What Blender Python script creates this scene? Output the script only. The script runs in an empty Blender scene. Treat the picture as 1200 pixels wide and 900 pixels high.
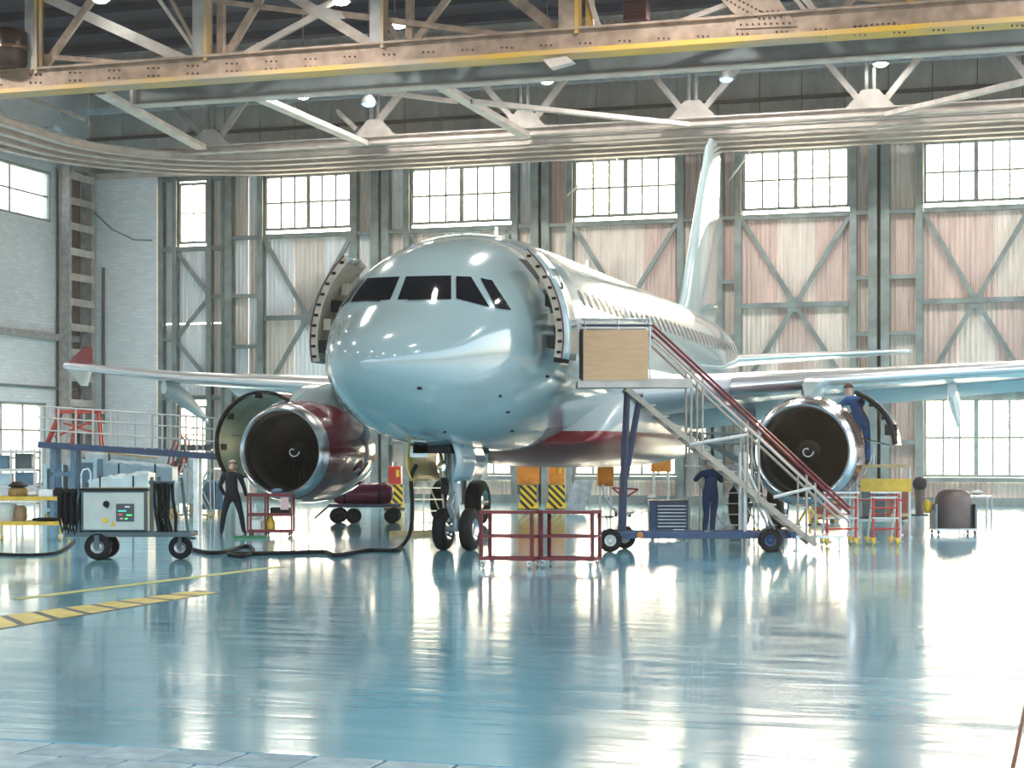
import bpy, math, random
from mathutils import Vector, Matrix

# ------------------------------------------------------------------ camera
# hangar frame: x along the sliding doors, y into the hangar, z up; metres
F, YH, H, A = 2045.0, 532.5, 1.78, 0.30     # focal length in px of the 1200x900 frame, horizon row, eye height, yaw
SA, CA = math.sin(A), math.cos(A)
sc = bpy.context.scene
col = sc.collection
cam_d = bpy.data.cameras.new('camera')
cam = bpy.data.objects.new('camera', cam_d)
col.objects.link(cam)
cam.location = (0, 0, H)
cam.rotation_euler = (math.pi / 2, 0, A)
cam_d.sensor_width = 36.0
cam_d.lens = F * 36.0 / 1200.0
cam_d.shift_y = (YH - 450.0) / 1200.0
cam_d.clip_end = 3000
sc.camera = cam

# ------------------------------------------------------------------ sky, sun, exposure
SUN_EL, SUN_AZ = math.radians(17.0), math.radians(2.0)      # azimuth from +y towards +x
world = bpy.data.worlds.new('world')
sc.world = world
world.use_nodes = True
wn, wl = world.node_tree.nodes, world.node_tree.links
wn.clear()
w_out = wn.new('ShaderNodeOutputWorld')
w_bg = wn.new('ShaderNodeBackground')
w_sky = wn.new('ShaderNodeTexSky')
w_sky.sky_type = 'NISHITA'
w_sky.sun_disc = False
w_sky.sun_elevation = SUN_EL
w_sky.sun_rotation = SUN_AZ
w_sky.air_density = 1.0
w_sky.dust_density = 3.5
w_sky.ozone_density = 1.5
w_bg.inputs['Strength'].default_value = 0.78
w_hs = wn.new('ShaderNodeHueSaturation'); w_hs.inputs['Saturation'].default_value = 0.75     # thin bright haze: a paler sky all round
wl.new(w_sky.outputs['Color'], w_hs.inputs['Color']); wl.new(w_hs.outputs['Color'], w_bg.inputs['Color'])
wl.new(w_bg.outputs['Background'], w_out.inputs['Surface'])
sun_d = bpy.data.lights.new('sun', 'SUN')
sun_d.energy = 14.0
sun_d.angle = math.radians(0.8)
sun_d.color = (1.0, 0.80, 0.52)
sun = bpy.data.objects.new('sun', sun_d)
col.objects.link(sun)
sd = Vector((math.sin(SUN_AZ) * math.cos(SUN_EL), math.cos(SUN_AZ) * math.cos(SUN_EL), math.sin(SUN_EL)))
sun.rotation_euler = sd.to_track_quat('Z', 'Y').to_euler()
sun.location = (0, 90, 40)
vs = sc.view_settings
sc.display_settings.display_device = 'sRGB'
vs.view_transform = 'Standard'
vs.look = 'None'
vs.exposure = 0.7
vs.gamma = 1.0
vs.use_curve_mapping = False
cy = sc.cycles
cy.use_denoising = True
cy.max_bounces = 10
cy.diffuse_bounces = 5
cy.glossy_bounces = 5
cy.transparent_max_bounces = 16
cy.sample_clamp_indirect = 12.0
cy.caustics_reflective = False
cy.caustics_refractive = False

# ------------------------------------------------------------------ pixel helpers (direction only; depth from what the thing touches)
def ray(u, v):
    X, Z = (u - 600.0) / F, -(v - YH) / F
    return Vector((X * CA - SA, X * SA + CA, Z))
def floor_at(u, v, z=0.0):
    d = ray(u, v); t = (z - H) / d.z
    return Vector((d.x * t, d.y * t, z))
def on_y(u, v, y):
    d = ray(u, v); t = y / d.y
    return Vector((d.x * t, y, H + d.z * t))
def on_x(u, v, x):
    d = ray(u, v); t = x / d.x
    return Vector((x, d.y * t, H + d.z * t))
def at_depth(u, v, D):
    d = ray(u, v)
    return Vector((d.x * D, d.y * D, H + d.z * D))
def proj(p):
    X = p[0] * CA + p[1] * SA; D = -p[0] * SA + p[1] * CA
    return 600 + F * X / D, YH - F * (p[2] - H) / D

# ------------------------------------------------------------------ materials
MATS = {}
def mat(name, color, rough=0.5, metal=0.0, var=0.0, scale=4.0, spec=0.5, coat=0.0, bump=0.0, bscale=40.0, emit=None, estr=1.0, c2=None, stretch=None):
    if name in MATS: return MATS[name]
    m = bpy.data.materials.new(name); m.use_nodes = True
    n, l = m.node_tree.nodes, m.node_tree.links
    b = n['Principled BSDF']
    b.inputs['Base Color'].default_value = (*color, 1)
    b.inputs['Roughness'].default_value = rough
    b.inputs['Metallic'].default_value = metal
    b.inputs['Specular IOR Level'].default_value = spec
    b.inputs['Coat Weight'].default_value = coat
    b.inputs['Coat Roughness'].default_value = 0.04
    if emit:
        b.inputs['Emission Color'].default_value = (*emit, 1)
        b.inputs['Emission Strength'].default_value = estr
    if var or bump or c2:
        tc = n.new('ShaderNodeTexCoord'); src = tc.outputs['Object']
        if stretch:
            mp = n.new('ShaderNodeMapping'); mp.inputs['Scale'].default_value = stretch
            l.new(src, mp.inputs['Vector']); src = mp.outputs['Vector']
        if var or c2:
            t = n.new('ShaderNodeTexNoise'); t.inputs['Scale'].default_value = scale; t.inputs['Detail'].default_value = 5
            l.new(src, t.inputs['Vector'])
            r = n.new('ShaderNodeValToRGB')
            a = [max(0, c * (1 - var)) for c in color]; z = [min(1, c * (1 + var)) for c in color]
            if c2: z = c2
            r.color_ramp.elements[0].position = 0.35; r.color_ramp.elements[1].position = 0.68
            r.color_ramp.elements[0].color = (*a, 1); r.color_ramp.elements[1].color = (*z, 1)
            l.new(t.outputs['Fac'], r.inputs['Fac']); l.new(r.outputs['Color'], b.inputs['Base Color'])
        if bump:
            t2 = n.new('ShaderNodeTexNoise'); t2.inputs['Scale'].default_value = bscale; t2.inputs['Detail'].default_value = 4
            l.new(src, t2.inputs['Vector'])
            bp = n.new('ShaderNodeBump'); bp.inputs['Strength'].default_value = bump; bp.inputs['Distance'].default_value = 0.02
            l.new(t2.outputs['Fac'], bp.inputs['Height']); l.new(bp.outputs['Normal'], b.inputs['Normal'])
    MATS[name] = m
    return m

# ------------------------------------------------------------------ mesh building
class MB:
    """collects boxes, bars, tubes, lathes and lofts for one mesh"""
    def __init__(s): s.v = []; s.f = []; s.mi = []; s.cur = 0
    def add(s, vs, fs):
        o = len(s.v); s.v += [tuple(p) for p in vs]; s.f += [tuple(i + o for i in q) for q in fs]; s.mi += [s.cur] * len(fs)
        return s
    def box(s, c, d, rz=0.0, M=None):
        x, y, z = d[0] / 2, d[1] / 2, d[2] / 2
        p = [Vector((a, b, e)) for a in (-x, x) for b in (-y, y) for e in (-z, z)]
        R = M if M is not None else Matrix.Rotation(rz, 3, 'Z')
        c = Vector(c); p = [R @ q + c for q in p]
        return s.add(p, [(0, 1, 3, 2), (4, 6, 7, 5), (0, 4, 5, 1), (2, 3, 7, 6), (0, 2, 6, 4), (1, 5, 7, 3)])
    def bb(s, x0, x1, y0, y1, z0, z1):
        return s.box(((x0 + x1) / 2, (y0 + y1) / 2, (z0 + z1) / 2), (abs(x1 - x0), abs(y1 - y0), abs(z1 - z0)))
    def frame(s, p0, p1, up=(0, 0, 1)):
        p0, p1 = Vector(p0), Vector(p1); d = (p1 - p0); L = d.length; d = d / L; up = Vector(up)
        if abs(d.dot(up)) > 0.98: up = Vector((0, 1, 0)) if abs(d.y) < 0.9 else Vector((1, 0, 0))
        a = d.cross(up).normalized(); b = a.cross(d).normalized()
        return p0, p1, d, a, b, L
    def bar(s, p0, p1, w, h=None, up=(0, 0, 1)):
        """rectangular bar: w across, h along 'up'"""
        h = w if h is None else h
        p0, p1, d, a, b, L = s.frame(p0, p1, up)
        p = [q + a * (i * w / 2) + b * (j * h / 2) for q in (p0, p1) for i in (-1, 1) for j in (-1, 1)]
        return s.add(p, [(0, 1, 3, 2), (4, 6, 7, 5), (0, 4, 5, 1), (2, 3, 7, 6), (0, 2, 6, 4), (1, 5, 7, 3)])
    def ibeam(s, p0, p1, w, h, t=0.03, up=(0, 0, 1)):
        """I section: flanges w wide, h deep along 'up'"""
        p0, p1, d, a, b, L = s.frame(p0, p1, up)
        for k in (-1, 1): s.bar(p0 + b * k * (h / 2 - t / 2), p1 + b * k * (h / 2 - t / 2), w, t, up=b)
        s.bar(p0, p1, t, h - 2 * t, up=b)
        return s
    def tube(s, p0, p1, r, n=8, r1=None, cap=True):
        r1 = r if r1 is None else r1
        p0, p1, d, a, b, L = s.frame(p0, p1)
        vs = []
        for q, rr in ((p0, r), (p1, r1)):
            for i in range(n):
                t = 2 * math.pi * i / n; vs.append(q + a * math.cos(t) * rr + b * math.sin(t) * rr)
        fs = [(i, (i + 1) % n, n + (i + 1) % n, n + i) for i in range(n)]
        if cap: fs += [tuple(range(n))[::-1], tuple(range(n, 2 * n))]
        return s.add(vs, fs)
    def path(s, pts, r, n=8, closed=False):
        pts = [Vector(p) for p in pts]; m = len(pts); vs = []; prev = None
        for i, p in enumerate(pts):
            d = (pts[(i + 1) % m] - pts[i - 1]) if closed else (pts[min(i + 1, m - 1)] - pts[max(i - 1, 0)])
            d.normalize()
            up = prev if prev is not None else (Vector((0, 0, 1)) if abs(d.z) < 0.9 else Vector((0, 1, 0)))
            a = d.cross(up)
            if a.length < 1e-4: a = d.cross(Vector((1, 0, 0)))
            a.normalize(); b = a.cross(d).normalized(); prev = b
            rr = r[i] if isinstance(r, (list, tuple)) else r
            for k in range(n):
                t = 2 * math.pi * k / n; vs.append(p + a * math.cos(t) * rr + b * math.sin(t) * rr)
        fs = []
        for i in range(m if closed else m - 1):
            j = (i + 1) % m
            for k in range(n): fs.append((i * n + k, i * n + (k + 1) % n, j * n + (k + 1) % n, j * n + k))
        if not closed: fs += [tuple(range(n))[::-1], tuple(range((m - 1) * n, m * n))]
        return s.add(vs, fs)
    def lathe(s, prof, o=(0, 0, 0), axis='Z', n=32, a0=0.0, a1=None):
        """prof: list of (r, h); revolve about axis through o"""
        full = a1 is None; a1 = 2 * math.pi if full else a1
        m = n if full else n + 1; vs = []; o = Vector(o)
        for r, h in prof:
            for i in range(m):
                t = a0 + (a1 - a0) * i / n; c, q = r * math.cos(t), r * math.sin(t)
                vs.append(o + (Vector((c, q, h)) if axis == 'Z' else Vector((c, h, q)) if axis == 'Y' else Vector((h, c, q))))
        fs = []
        for j in range(len(prof) - 1):
            for i in range(n if full else n):
                k = (i + 1) % m if full else i + 1
                fs.append((j * m + i, j * m + k, (j + 1) * m + k, (j + 1) * m + i))
        return s.add(vs, fs)
    def disc(s, o, r, axis='Y', n=24):
        o = Vector(o); vs = []
        for i in range(n):
            t = 2 * math.pi * i / n; c, q = r * math.cos(t), r * math.sin(t)
            vs.append(o + (Vector((c, q, 0)) if axis == 'Z' else Vector((c, 0, q)) if axis == 'Y' else Vector((0, c, q))))
        return s.add(vs, [tuple(range(n))])
    def loft(s, rings, closed=True, caps=True):
        n = len(rings[0]); vs = [p for r in rings for p in r]; fs = []
        for j in range(len(rings) - 1):
            for i in range(n if closed else n - 1):
                k = (i + 1) % n; fs.append((j * n + i, j * n + k, (j + 1) * n + k, (j + 1) * n + i))
        if caps and closed: fs += [tuple(range(n))[::-1], tuple(range((len(rings) - 1) * n, len(rings) * n))]
        return s.add(vs, fs)
    def prism(s, poly, d):
        """extrude a 3D polygon by vector d"""
        n = len(poly); d = Vector(d); p = [Vector(q) for q in poly]
        return s.add(p + [q + d for q in p], [tuple(range(n))[::-1], tuple(range(n, 2 * n))] + [(i, (i + 1) % n, n + (i + 1) % n, n + i) for i in range(n)])
    def sphere(s, c, r, n=12, m=8, sc=(1, 1, 1)):
        c = Vector(c); rings = []
        for j in range(m + 1):
            t = -math.pi / 2 + math.pi * j / m; rr = max(0.001, math.cos(t))
            rings.append([c + Vector((r * sc[0] * rr * math.cos(2 * math.pi * i / n), r * sc[1] * rr * math.sin(2 * math.pi * i / n), r * sc[2] * math.sin(t))) for i in range(n)])
        return s.loft(rings)
    def mesh(s, name, m=None, smooth=False, angle=None):
        me = bpy.data.meshes.new(name); me.from_pydata(s.v, [], s.f); me.update()
        ms = m if isinstance(m, (list, tuple)) else [m]
        for q in ms:
            if q: me.materials.append(q)
        if len(ms) > 1: me.polygons.foreach_set('material_index', s.mi)
        import bmesh
        bm = bmesh.new(); bm.from_mesh(me); bmesh.ops.recalc_face_normals(bm, faces=bm.faces); bm.to_mesh(me); bm.free()
        if smooth:
            me.polygons.foreach_set('use_smooth', [True] * len(me.polygons))
            me.set_sharp_from_angle(angle=math.radians(angle or 40))
        return me
    def build(s, name, m, parent=None, smooth=False, angle=None, bevel=0.0):
        return link(name, s.mesh(name, m, smooth, angle), parent, bevel)

def link(name, me, parent=None, bevel=0.0, loc=None, rz=0.0):
    o = bpy.data.objects.new(name, me); col.objects.link(o)
    if parent is not None: o.parent = parent
    if loc is not None: o.location = loc
    if rz: o.rotation_euler.z = rz
    if bevel:
        b = o.modifiers.new('bevel', 'BEVEL'); b.width = bevel; b.segments = 2; b.limit_method = 'ANGLE'
    return o
def tag(o, label, cat, group=None):
    o['label'] = label; o['category'] = cat
    if group: o['group'] = group
    return o
def thing(name, label, cat, loc=(0, 0, 0), rz=0.0, group=None):
    o = bpy.data.objects.new(name, None); col.objects.link(o)
    o.location = loc; o.rotation_euler = (0, 0, rz); o.empty_display_size = 0.2
    return tag(o, label, cat, group)
def struct(o, label=None, cat=None):
    o['kind'] = 'structure'
    if label: o['label'] = label
    if cat: o['category'] = cat
    return o
def struct_empty(name, label=None, loc=(0, 0, 0)):
    o = bpy.data.objects.new(name, None); col.objects.link(o); o.location = loc
    return struct(o, label)
def copy_tree(o, parent=None):
    c = o.copy(); col.objects.link(c); c.parent = parent
    for ch in o.children: copy_tree(ch, c)
    return c
def lerp(a, b, t): return a + (b - a) * t
def spline(xs, ys):
    """monotone cubic interpolation"""
    n = len(xs); d = [(ys[i + 1] - ys[i]) / (xs[i + 1] - xs[i]) for i in range(n - 1)]
    m = [d[0]] + [0 if d[i - 1] * d[i] <= 0 else 2 * d[i - 1] * d[i] / (d[i - 1] + d[i]) for i in range(1, n - 1)] + [d[-1]]
    def f(x):
        if x <= xs[0]: return ys[0]
        if x >= xs[-1]: return ys[-1]
        i = max(j for j in range(n - 1) if xs[j] <= x); h = xs[i + 1] - xs[i]; t = (x - xs[i]) / h
        return ((1 + 2 * t) * (1 - t) ** 2) * ys[i] + t * (1 - t) ** 2 * h * m[i] + t * t * (3 - 2 * t) * ys[i + 1] + t * t * (t - 1) * h * m[i + 1]
    return f
RNG = random.Random(7)
# ------------------------------------------------------------------ materials of the setting
def floor_material():
    m = bpy.data.materials.new('blue_epoxy_floor'); m.use_nodes = True
    n, l = m.node_tree.nodes, m.node_tree.links; b = n['Principled BSDF']
    tc = n.new('ShaderNodeTexCoord')
    t = n.new('ShaderNodeTexNoise'); t.inputs['Scale'].default_value = 0.35; t.inputs['Detail'].default_value = 6
    l.new(tc.outputs['Object'], t.inputs['Vector'])
    r = n.new('ShaderNodeValToRGB')
    r.color_ramp.elements[0].position = 0.3; r.color_ramp.elements[1].position = 0.72
    r.color_ramp.elements[0].color = (0.130, 0.370, 0.480, 1); r.color_ramp.elements[1].color = (0.250, 0.540, 0.640, 1)
    l.new(t.outputs['Fac'], r.inputs['Fac']); l.new(r.outputs['Color'], b.inputs['Base Color'])
    # worn polish: streaks across the bay and slow waves in the coat
    mp = n.new('ShaderNodeMapping'); mp.inputs['Scale'].default_value = (0.5, 2.4, 1); mp.inputs['Rotation'].default_value = (0, 0, A)
    l.new(tc.outputs['Object'], mp.inputs['Vector'])
    t2 = n.new('ShaderNodeTexNoise'); t2.inputs['Scale'].default_value = 1.6; t2.inputs['Detail'].default_value = 5
    l.new(mp.outputs['Vector'], t2.inputs['Vector'])
    r2 = n.new('ShaderNodeMapRange'); r2.inputs['From Min'].default_value = 0.3; r2.inputs['From Max'].default_value = 0.75
    r2.inputs['To Min'].default_value = 0.07; r2.inputs['To Max'].default_value = 0.22
    l.new(t2.outputs['Fac'], r2.inputs['Value']); l.new(r2.outputs['Result'], b.inputs['Roughness'])
    bp = n.new('ShaderNodeBump'); bp.inputs['Strength'].default_value = 0.26; bp.inputs['Distance'].default_value = 0.02
    l.new(t2.outputs['Fac'], bp.inputs['Height']); l.new(bp.outputs['Normal'], b.inputs['Normal'])
    b.inputs['Specular IOR Level'].default_value = 0.8
    b.inputs['Coat Weight'].default_value = 0.35; b.inputs['Coat Roughness'].default_value = 0.06
    return m
def brick_material(name, c, mortar):
    m = bpy.data.materials.new(name); m.use_nodes = True
    n, l = m.node_tree.nodes, m.node_tree.links; b = n['Principled BSDF']
    tc = n.new('ShaderNodeTexCoord'); sep = n.new('ShaderNodeSeparateXYZ'); l.new(tc.outputs['Object'], sep.inputs['Vector'])
    ad = n.new('ShaderNodeMath'); l.new(sep.outputs['X'], ad.inputs[0]); l.new(sep.outputs['Y'], ad.inputs[1])
    cb = n.new('ShaderNodeCombineXYZ'); l.new(ad.outputs['Value'], cb.inputs['X']); l.new(sep.outputs['Z'], cb.inputs['Y'])
    t = n.new('ShaderNodeTexBrick'); t.inputs['Scale'].default_value = 1.0
    t.inputs['Brick Width'].default_value = 0.39; t.inputs['Row Height'].default_value = 0.13; t.inputs['Mortar Size'].default_value = 0.012
    t.inputs['Color1'].default_value = (*c, 1); t.inputs['Color2'].default_value = (*[q * 0.88 for q in c], 1); t.inputs['Mortar'].default_value = (*mortar, 1)
    l.new(cb.outputs['Vector'], t.inputs['Vector']); l.new(t.outputs['Color'], b.inputs['Base Color'])
    bp = n.new('ShaderNodeBump'); bp.inputs['Strength'].default_value = 0.5; bp.inputs['Distance'].default_value = 0.01; bp.invert = True
    l.new(t.outputs['Fac'], bp.inputs['Height']); l.new(bp.outputs['Normal'], b.inputs['Normal'])
    b.inputs['Roughness'].default_value = 0.8
    return m
def glass_material():
    m = bpy.data.materials.new('window_glass'); m.use_nodes = True
    n, l = m.node_tree.nodes, m.node_tree.links; n.remove(n['Principled BSDF'])
    t = n.new('ShaderNodeBsdfTransparent'); t.inputs['Color'].default_value = (0.93, 0.94, 0.92, 1)
    g = n.new('ShaderNodeBsdfGlossy'); g.inputs['Roughness'].default_value = 0.08
    tr = n.new('ShaderNodeBsdfTranslucent'); tr.inputs['Color'].default_value = (0.9, 0.9, 0.88, 1)
    x0 = n.new('ShaderNodeMixShader'); x0.inputs[0].default_value = 0.28       # dusty panes scatter part of the daylight
    l.new(t.outputs[0], x0.inputs[1]); l.new(tr.outputs[0], x0.inputs[2])
    x = n.new('ShaderNodeMixShader'); x.inputs[0].default_value = 0.06
    l.new(x0.outputs[0], x.inputs[1]); l.new(g.outputs[0], x.inputs[2])
    l.new(x.outputs[0], n['Material Output'].inputs['Surface'])
    return m
M_FLOOR = floor_material()
M_BRICK = brick_material('white_painted_brick', (0.82, 0.84, 0.87), (0.68, 0.70, 0.73))
M_GLASS = glass_material()
M_SHEET = [mat('sheet_cream', (0.72, 0.63, 0.56), 0.6, var=0.16, scale=1.2, stretch=(3, 3, 0.4)),
           mat('sheet_pink', (0.62, 0.47, 0.42), 0.6, var=0.18, scale=1.2, stretch=(3, 3, 0.4)),
           mat('sheet_grey', (0.80, 0.80, 0.82), 0.55, var=0.14, scale=1.2, stretch=(3, 3, 0.4))]
M_DSTEEL = mat('door_steel', (0.20, 0.235, 0.23), 0.5, 0.1, var=0.25, scale=2.0)
M_WSTEEL = mat('window_steel', (0.30, 0.34, 0.32), 0.5, 0.1, var=0.15)
M_TAN = mat('truss_tan', (0.40, 0.29, 0.22), 0.6, 0.1, var=0.28, scale=2.2)
M_GREYS = mat('truss_grey', (0.36, 0.35, 0.33), 0.55, 0.2, var=0.25, scale=2.0)
M_PALE = mat('truss_pale', (0.56, 0.49, 0.44), 0.6, 0.1, var=0.18, scale=2.0)
M_YEL = mat('flange_yellow', (0.74, 0.42, 0.05), 0.5, scale=0.35, c2=(0.42, 0.34, 0.27))
M_GIRD = mat('crane_grey', (0.20, 0.235, 0.24), 0.5, 0.2, var=0.2, scale=1.0)
M_ROOF = mat('roof_navy', (0.012, 0.024, 0.050), 0.65, 0.2, var=0.25, scale=1.0)
M_UPWALL = mat('upper_wall_grey', (0.46, 0.48, 0.46), 0.75, var=0.16, scale=1.5, stretch=(2, 2, 0.5))
M_RUST = mat('rivet_brown', (0.10, 0.06, 0.05), 0.7, 0.2)
M_LBLUE = mat('roof_beam_blue', (0.42, 0.50, 0.56), 0.6, var=0.15)

V = 61.5              # plane of the sliding doors
XL = -37.0            # left wall
ZC = 16.7             # ceiling

# ------------------------------------------------------------------ floor, apron, foreground paving
struct(MB().bb(-37.2, 26, 9.5, 64, -0.2, 0).build('floor', M_FLOOR), 'glossy blue epoxy hangar floor', 'floor')
M_APRON = mat('apron_concrete', (0.42, 0.41, 0.39), 0.85, var=0.12, scale=0.5)
struct(MB().bb(-400, 400, -300, 700, -0.6, -0.25).build('ground', M_APRON), 'concrete apron outside the hangar')
pav = struct_empty('floor_paving', 'grey concrete paving slabs along the edge of the blue floor')
M_SLAB = [mat('slab_%d' % i, c, 0.75, var=0.18, scale=5, bump=0.3, bscale=60, spec=.25) for i, c in enumerate([(0.38, 0.50, 0.53), (0.44, 0.56, 0.58), (0.32, 0.44, 0.48)])]
MB().bb(-30, 22, -3, 9.49, -0.22, -0.010).build('paving_bed', mat('paving_bed', (0.06, 0.07, 0.08), 0.9), pav)
slabs = []
for i in range(3):
    b = MB().bb(-0.207, 0.207, -0.207, 0.207, -0.05, 0.0)
    slabs.append(b.mesh('slab', M_SLAB[i]))
for r in range(6):
    for c in range(-21, 10):
        x = -0.4 + c * 0.44 - (0.12 if r % 2 else 0); y = 9.5 - 0.225 - r * 0.44
        if y < 7.2: continue
        o = link('slab', slabs[RNG.randrange(3)], pav, bevel=0.006, loc=(x, y, RNG.uniform(-0.004, 0.003)))
MB().bb(-30, 22, -3, 7.0, -0.05, 0.0).build('plain_paving', M_SLAB[0], pav)

# ------------------------------------------------------------------ corrugated sheet meshes
def sheet_mesh(w, h, m, pitch=0.17, d=0.035):
    n = max(2, round(w / pitch)); b = MB(); xs = []
    for i in range(n):
        x0 = -w / 2 + w * i / n; p = w / n
        xs += [(x0, 0), (x0 + p * 0.35, 0), (x0 + p * 0.5, d), (x0 + p * 0.85, d)]
    xs.append((w / 2, 0))
    vs = [(x, -y, z) for z in (0, h) for x, y in xs]; k = len(xs)
    b.add(vs, [(i, i + 1, k + i + 1, k + i) for i in range(k - 1)])
    return b.mesh('sheet_panel', m)
SHEETS = {}
def sheet(parent, x0, x1, z0, z1, y, mi):
    w, h = round(x1 - x0, 2), round(z1 - z0, 2)
    key = (w, h, mi)
    if key not in SHEETS: SHEETS[key] = sheet_mesh(w, h, M_SHEET[mi])
    return link('sheet_panel', SHEETS[key], parent, loc=((x0 + x1) / 2, y, z0))

def window(parent, name, x0, x1, z0, z1, y, nx, nz, mull=0.045, mid=None, frame=0.10, depth=0.16):
    """steel window with real panes; faces -y"""
    f = MB()
    f.bb(x0 - frame, x0, y - depth / 2, y + depth / 2, z0 - frame, z1 + frame); f.bb(x1, x1 + frame, y - depth / 2, y + depth / 2, z0 - frame, z1 + frame)
    f.bb(x0, x1, y - depth / 2, y + depth / 2, z0 - frame, z0); f.bb(x0, x1, y - depth / 2, y + depth / 2, z1, z1 + frame)
    for i in range(1, nx):
        x = lerp(x0, x1, i / nx); w = 0.16 if mid and i == nx // 2 else mull
        f.bb(x - w / 2, x + w / 2, y - 0.04, y + 0.04, z0, z1)
    for j in range(1, nz):
        z = lerp(z0, z1, j / nz); f.bb(x0, x1, y - 0.035, y + 0.035, z - mull / 2, z + mull / 2)
    fo = f.build(name, M_WSTEEL, parent)
    pw, ph = (x1 - x0) / nx, (z1 - z0) / nz
    pm = MB().bb(-pw / 2 + 0.01, pw / 2 - 0.01, -0.003, 0.003, -ph / 2 + 0.01, ph / 2 - 0.01).mesh('window_pane', M_GLASS)
    for i in range(nx):
        for j in range(nz):
            link('window_pane', pm, fo, loc=(x0 + pw * (i + 0.5), y, z0 + ph * (j + 0.5)))
    return fo

# ------------------------------------------------------------------ sliding doors of the back wall
gaps = [-30.65, -24.15, -17.88, -11.50, -5.70, 0.45, 6.8]
bays = [(-28.95, -25.35), (-22.95, -18.98), (-16.62, -12.80), (-10.45, -6.72), (-4.20, -0.72), (2.0, 5.4)]
ZT = 12.75
RAILS = [0.35, 4.15, 7.02, 10.12]
def door_leaf(k, g0, g1, b0, b1, sheets):
    d = struct_empty('door_%d' % k, 'tall corrugated steel sliding hangar door with a barred window band')
    y = V
    for x, w in ((g0 + 0.16, 0.30), (b0 - 0.14, 0.24), (b1 + 0.14, 0.24), (g1 - 0.16, 0.30)):
        MB().ibeam((x, y - 0.12, 0), (x, y - 0.12, ZT), w, 0.34, 0.04, up=(0, 1, 0)).build('post', M_DSTEEL, d)
    MB().bb(g0 - .16, g0 + .05, y - 0.02, y + 0.2, 0, ZT + .1).build('seal_strip', mat('seal_dark', (.05, .05, .05), .8), d)
    MB().bb(g0, g1, y - 0.28, y + 0.1, 0, 0.30).build('kick_rail', M_DSTEEL, d)
    MB().bb(g0, g1, y - 0.22, y + 0.1, ZT - 0.18, ZT + 0.1).build('top_rail', M_DSTEEL, d)
    for z in (4.0, 7.02, 10.15):
        MB().bb(b0, b1, y - 0.24, y - 0.02, z - 0.09, z + 0.09).build('rail', M_DSTEEL, d)
    MB().bb(b0, b1, y - 0.24, y - 0.02, 0.84, 0.99).build('rail', M_DSTEEL, d)
    side_z = [0.3, 2.2, 4.1, 5.95, 7.9, 10.15, ZT - 0.18]
    for x0, x1 in ((g0 + 0.31, b0 - 0.26), (b1 + 0.26, g1 - 0.31)):
        n = 2 if x1 - x0 > 0.95 else 1
        for j in range(len(side_z) - 1):
            if j: MB().bb(x0, x1, y - 0.22, y - 0.04, side_z[j] - 0.07, side_z[j] + 0.07).build('rail', M_DSTEEL, d)
            for q in range(n):
                sheet(d, lerp(x0 - .25, x1 + .25, q / n) + 0.002, lerp(x0 - .25, x1 + .25, (q + 1) / n) - 0.002, side_z[j], side_z[j + 1], y + 0.13 + .004 * q, sheets[(j + q) % len(sheets)])
    n = 3
    for z0, z1, off in ((0.3, 0.84, 0), (4.0, 7.0, 1), (7.05, 10.15, 0)):
        for q in range(n):
            sheet(d, lerp(b0 - .1, b1 + .1, q / n) - 0.004, lerp(b0 - .1, b1 + .1, (q + 1) / n) + 0.004, z0, z1, y + 0.05 + .004 * (q % 2), sheets[(q + off) % len(sheets)])
    # crossed braces centred on the middle rail
    xm = (b0 + b1) / 2
    for sx, ex in ((b0, xm), (b1, xm)):
        MB().bar((sx, y - 0.16, 10.06), (ex, y - 0.16, 7.02), 0.07, 0.16, up=(0, 0, 1)).build('brace', M_DSTEEL, d)
        MB().bar((sx, y - 0.16, 4.1), (ex, y - 0.16, 7.02), 0.07, 0.16, up=(0, 0, 1)).build('brace', M_DSTEEL, d)
    MB().box((xm, y - 0.2, 7.02), (0.5, 0.03, 0.5)).build('gusset_plate', M_DSTEEL, d)
    window(d, 'window_frame', b0 + 0.10, b1 - 0.10, 10.48, 12.40, y - 0.05, 6, 2, 0.075, mid=True)
    window(d, 'window_frame', b0 + 0.10, b1 - 0.10, 1.10, 3.60, y - 0.05, 6, 2, 0.08, mid=True)
    MB().bb(b0, b1, y - 0.1, y + 0.05, 3.70, 3.92).build('window_head', M_WSTEEL, d)
    return d
shs = [[2, 0], [0, 2], [0, 0, 1], [1, 0], [1, 1, 0], [1, 0]]
for k in range(6):
    door_leaf(k + 1, gaps[k] + 0.05, gaps[k + 1] - 0.05, bays[k][0], bays[k][1], shs[k])
# narrow leaf at the left end with zigzag bracing
d = struct_empty('door_7', 'narrow sliding hangar door with zigzag bracing beside the brick wall')
y = V + 0.35
for x in (-33.55, -32.95, -31.45, -30.82):
    MB().ibeam((x, y - 0.12, 0), (x, y - 0.12, ZT), 0.2, 0.3, 0.04, up=(0, 1, 0)).build('post', M_DSTEEL, d)
for z in (0.5, 4.0, 9.85, 12.6):
    MB().bb(-33.5, -30.8, y - 0.2, y, z - 0.09, z + 0.09).build('rail', M_DSTEEL, d)
zz = [9.8, 7.95, 6.3, 4.6]
for i in range(3):
    xa, xb = (-32.95, -31.45) if i % 2 == 0 else (-31.45, -32.95)
    MB().bar((xa, y - 0.16, zz[i]), (xb, y - 0.16, zz[i + 1]), 0.06, 0.15).build('brace', M_DSTEEL, d)
for z in (7.95, 4.6):
    MB().bb(-31.45, -30.8, y - 0.2, y, z - 0.07, z + 0.07).build('rail', M_DSTEEL, d)
MB().bb(-33.5, -32.95, y - 0.2, y, 6.3 - 0.07, 6.3 + 0.07).build('rail', M_DSTEEL, d)
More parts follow.
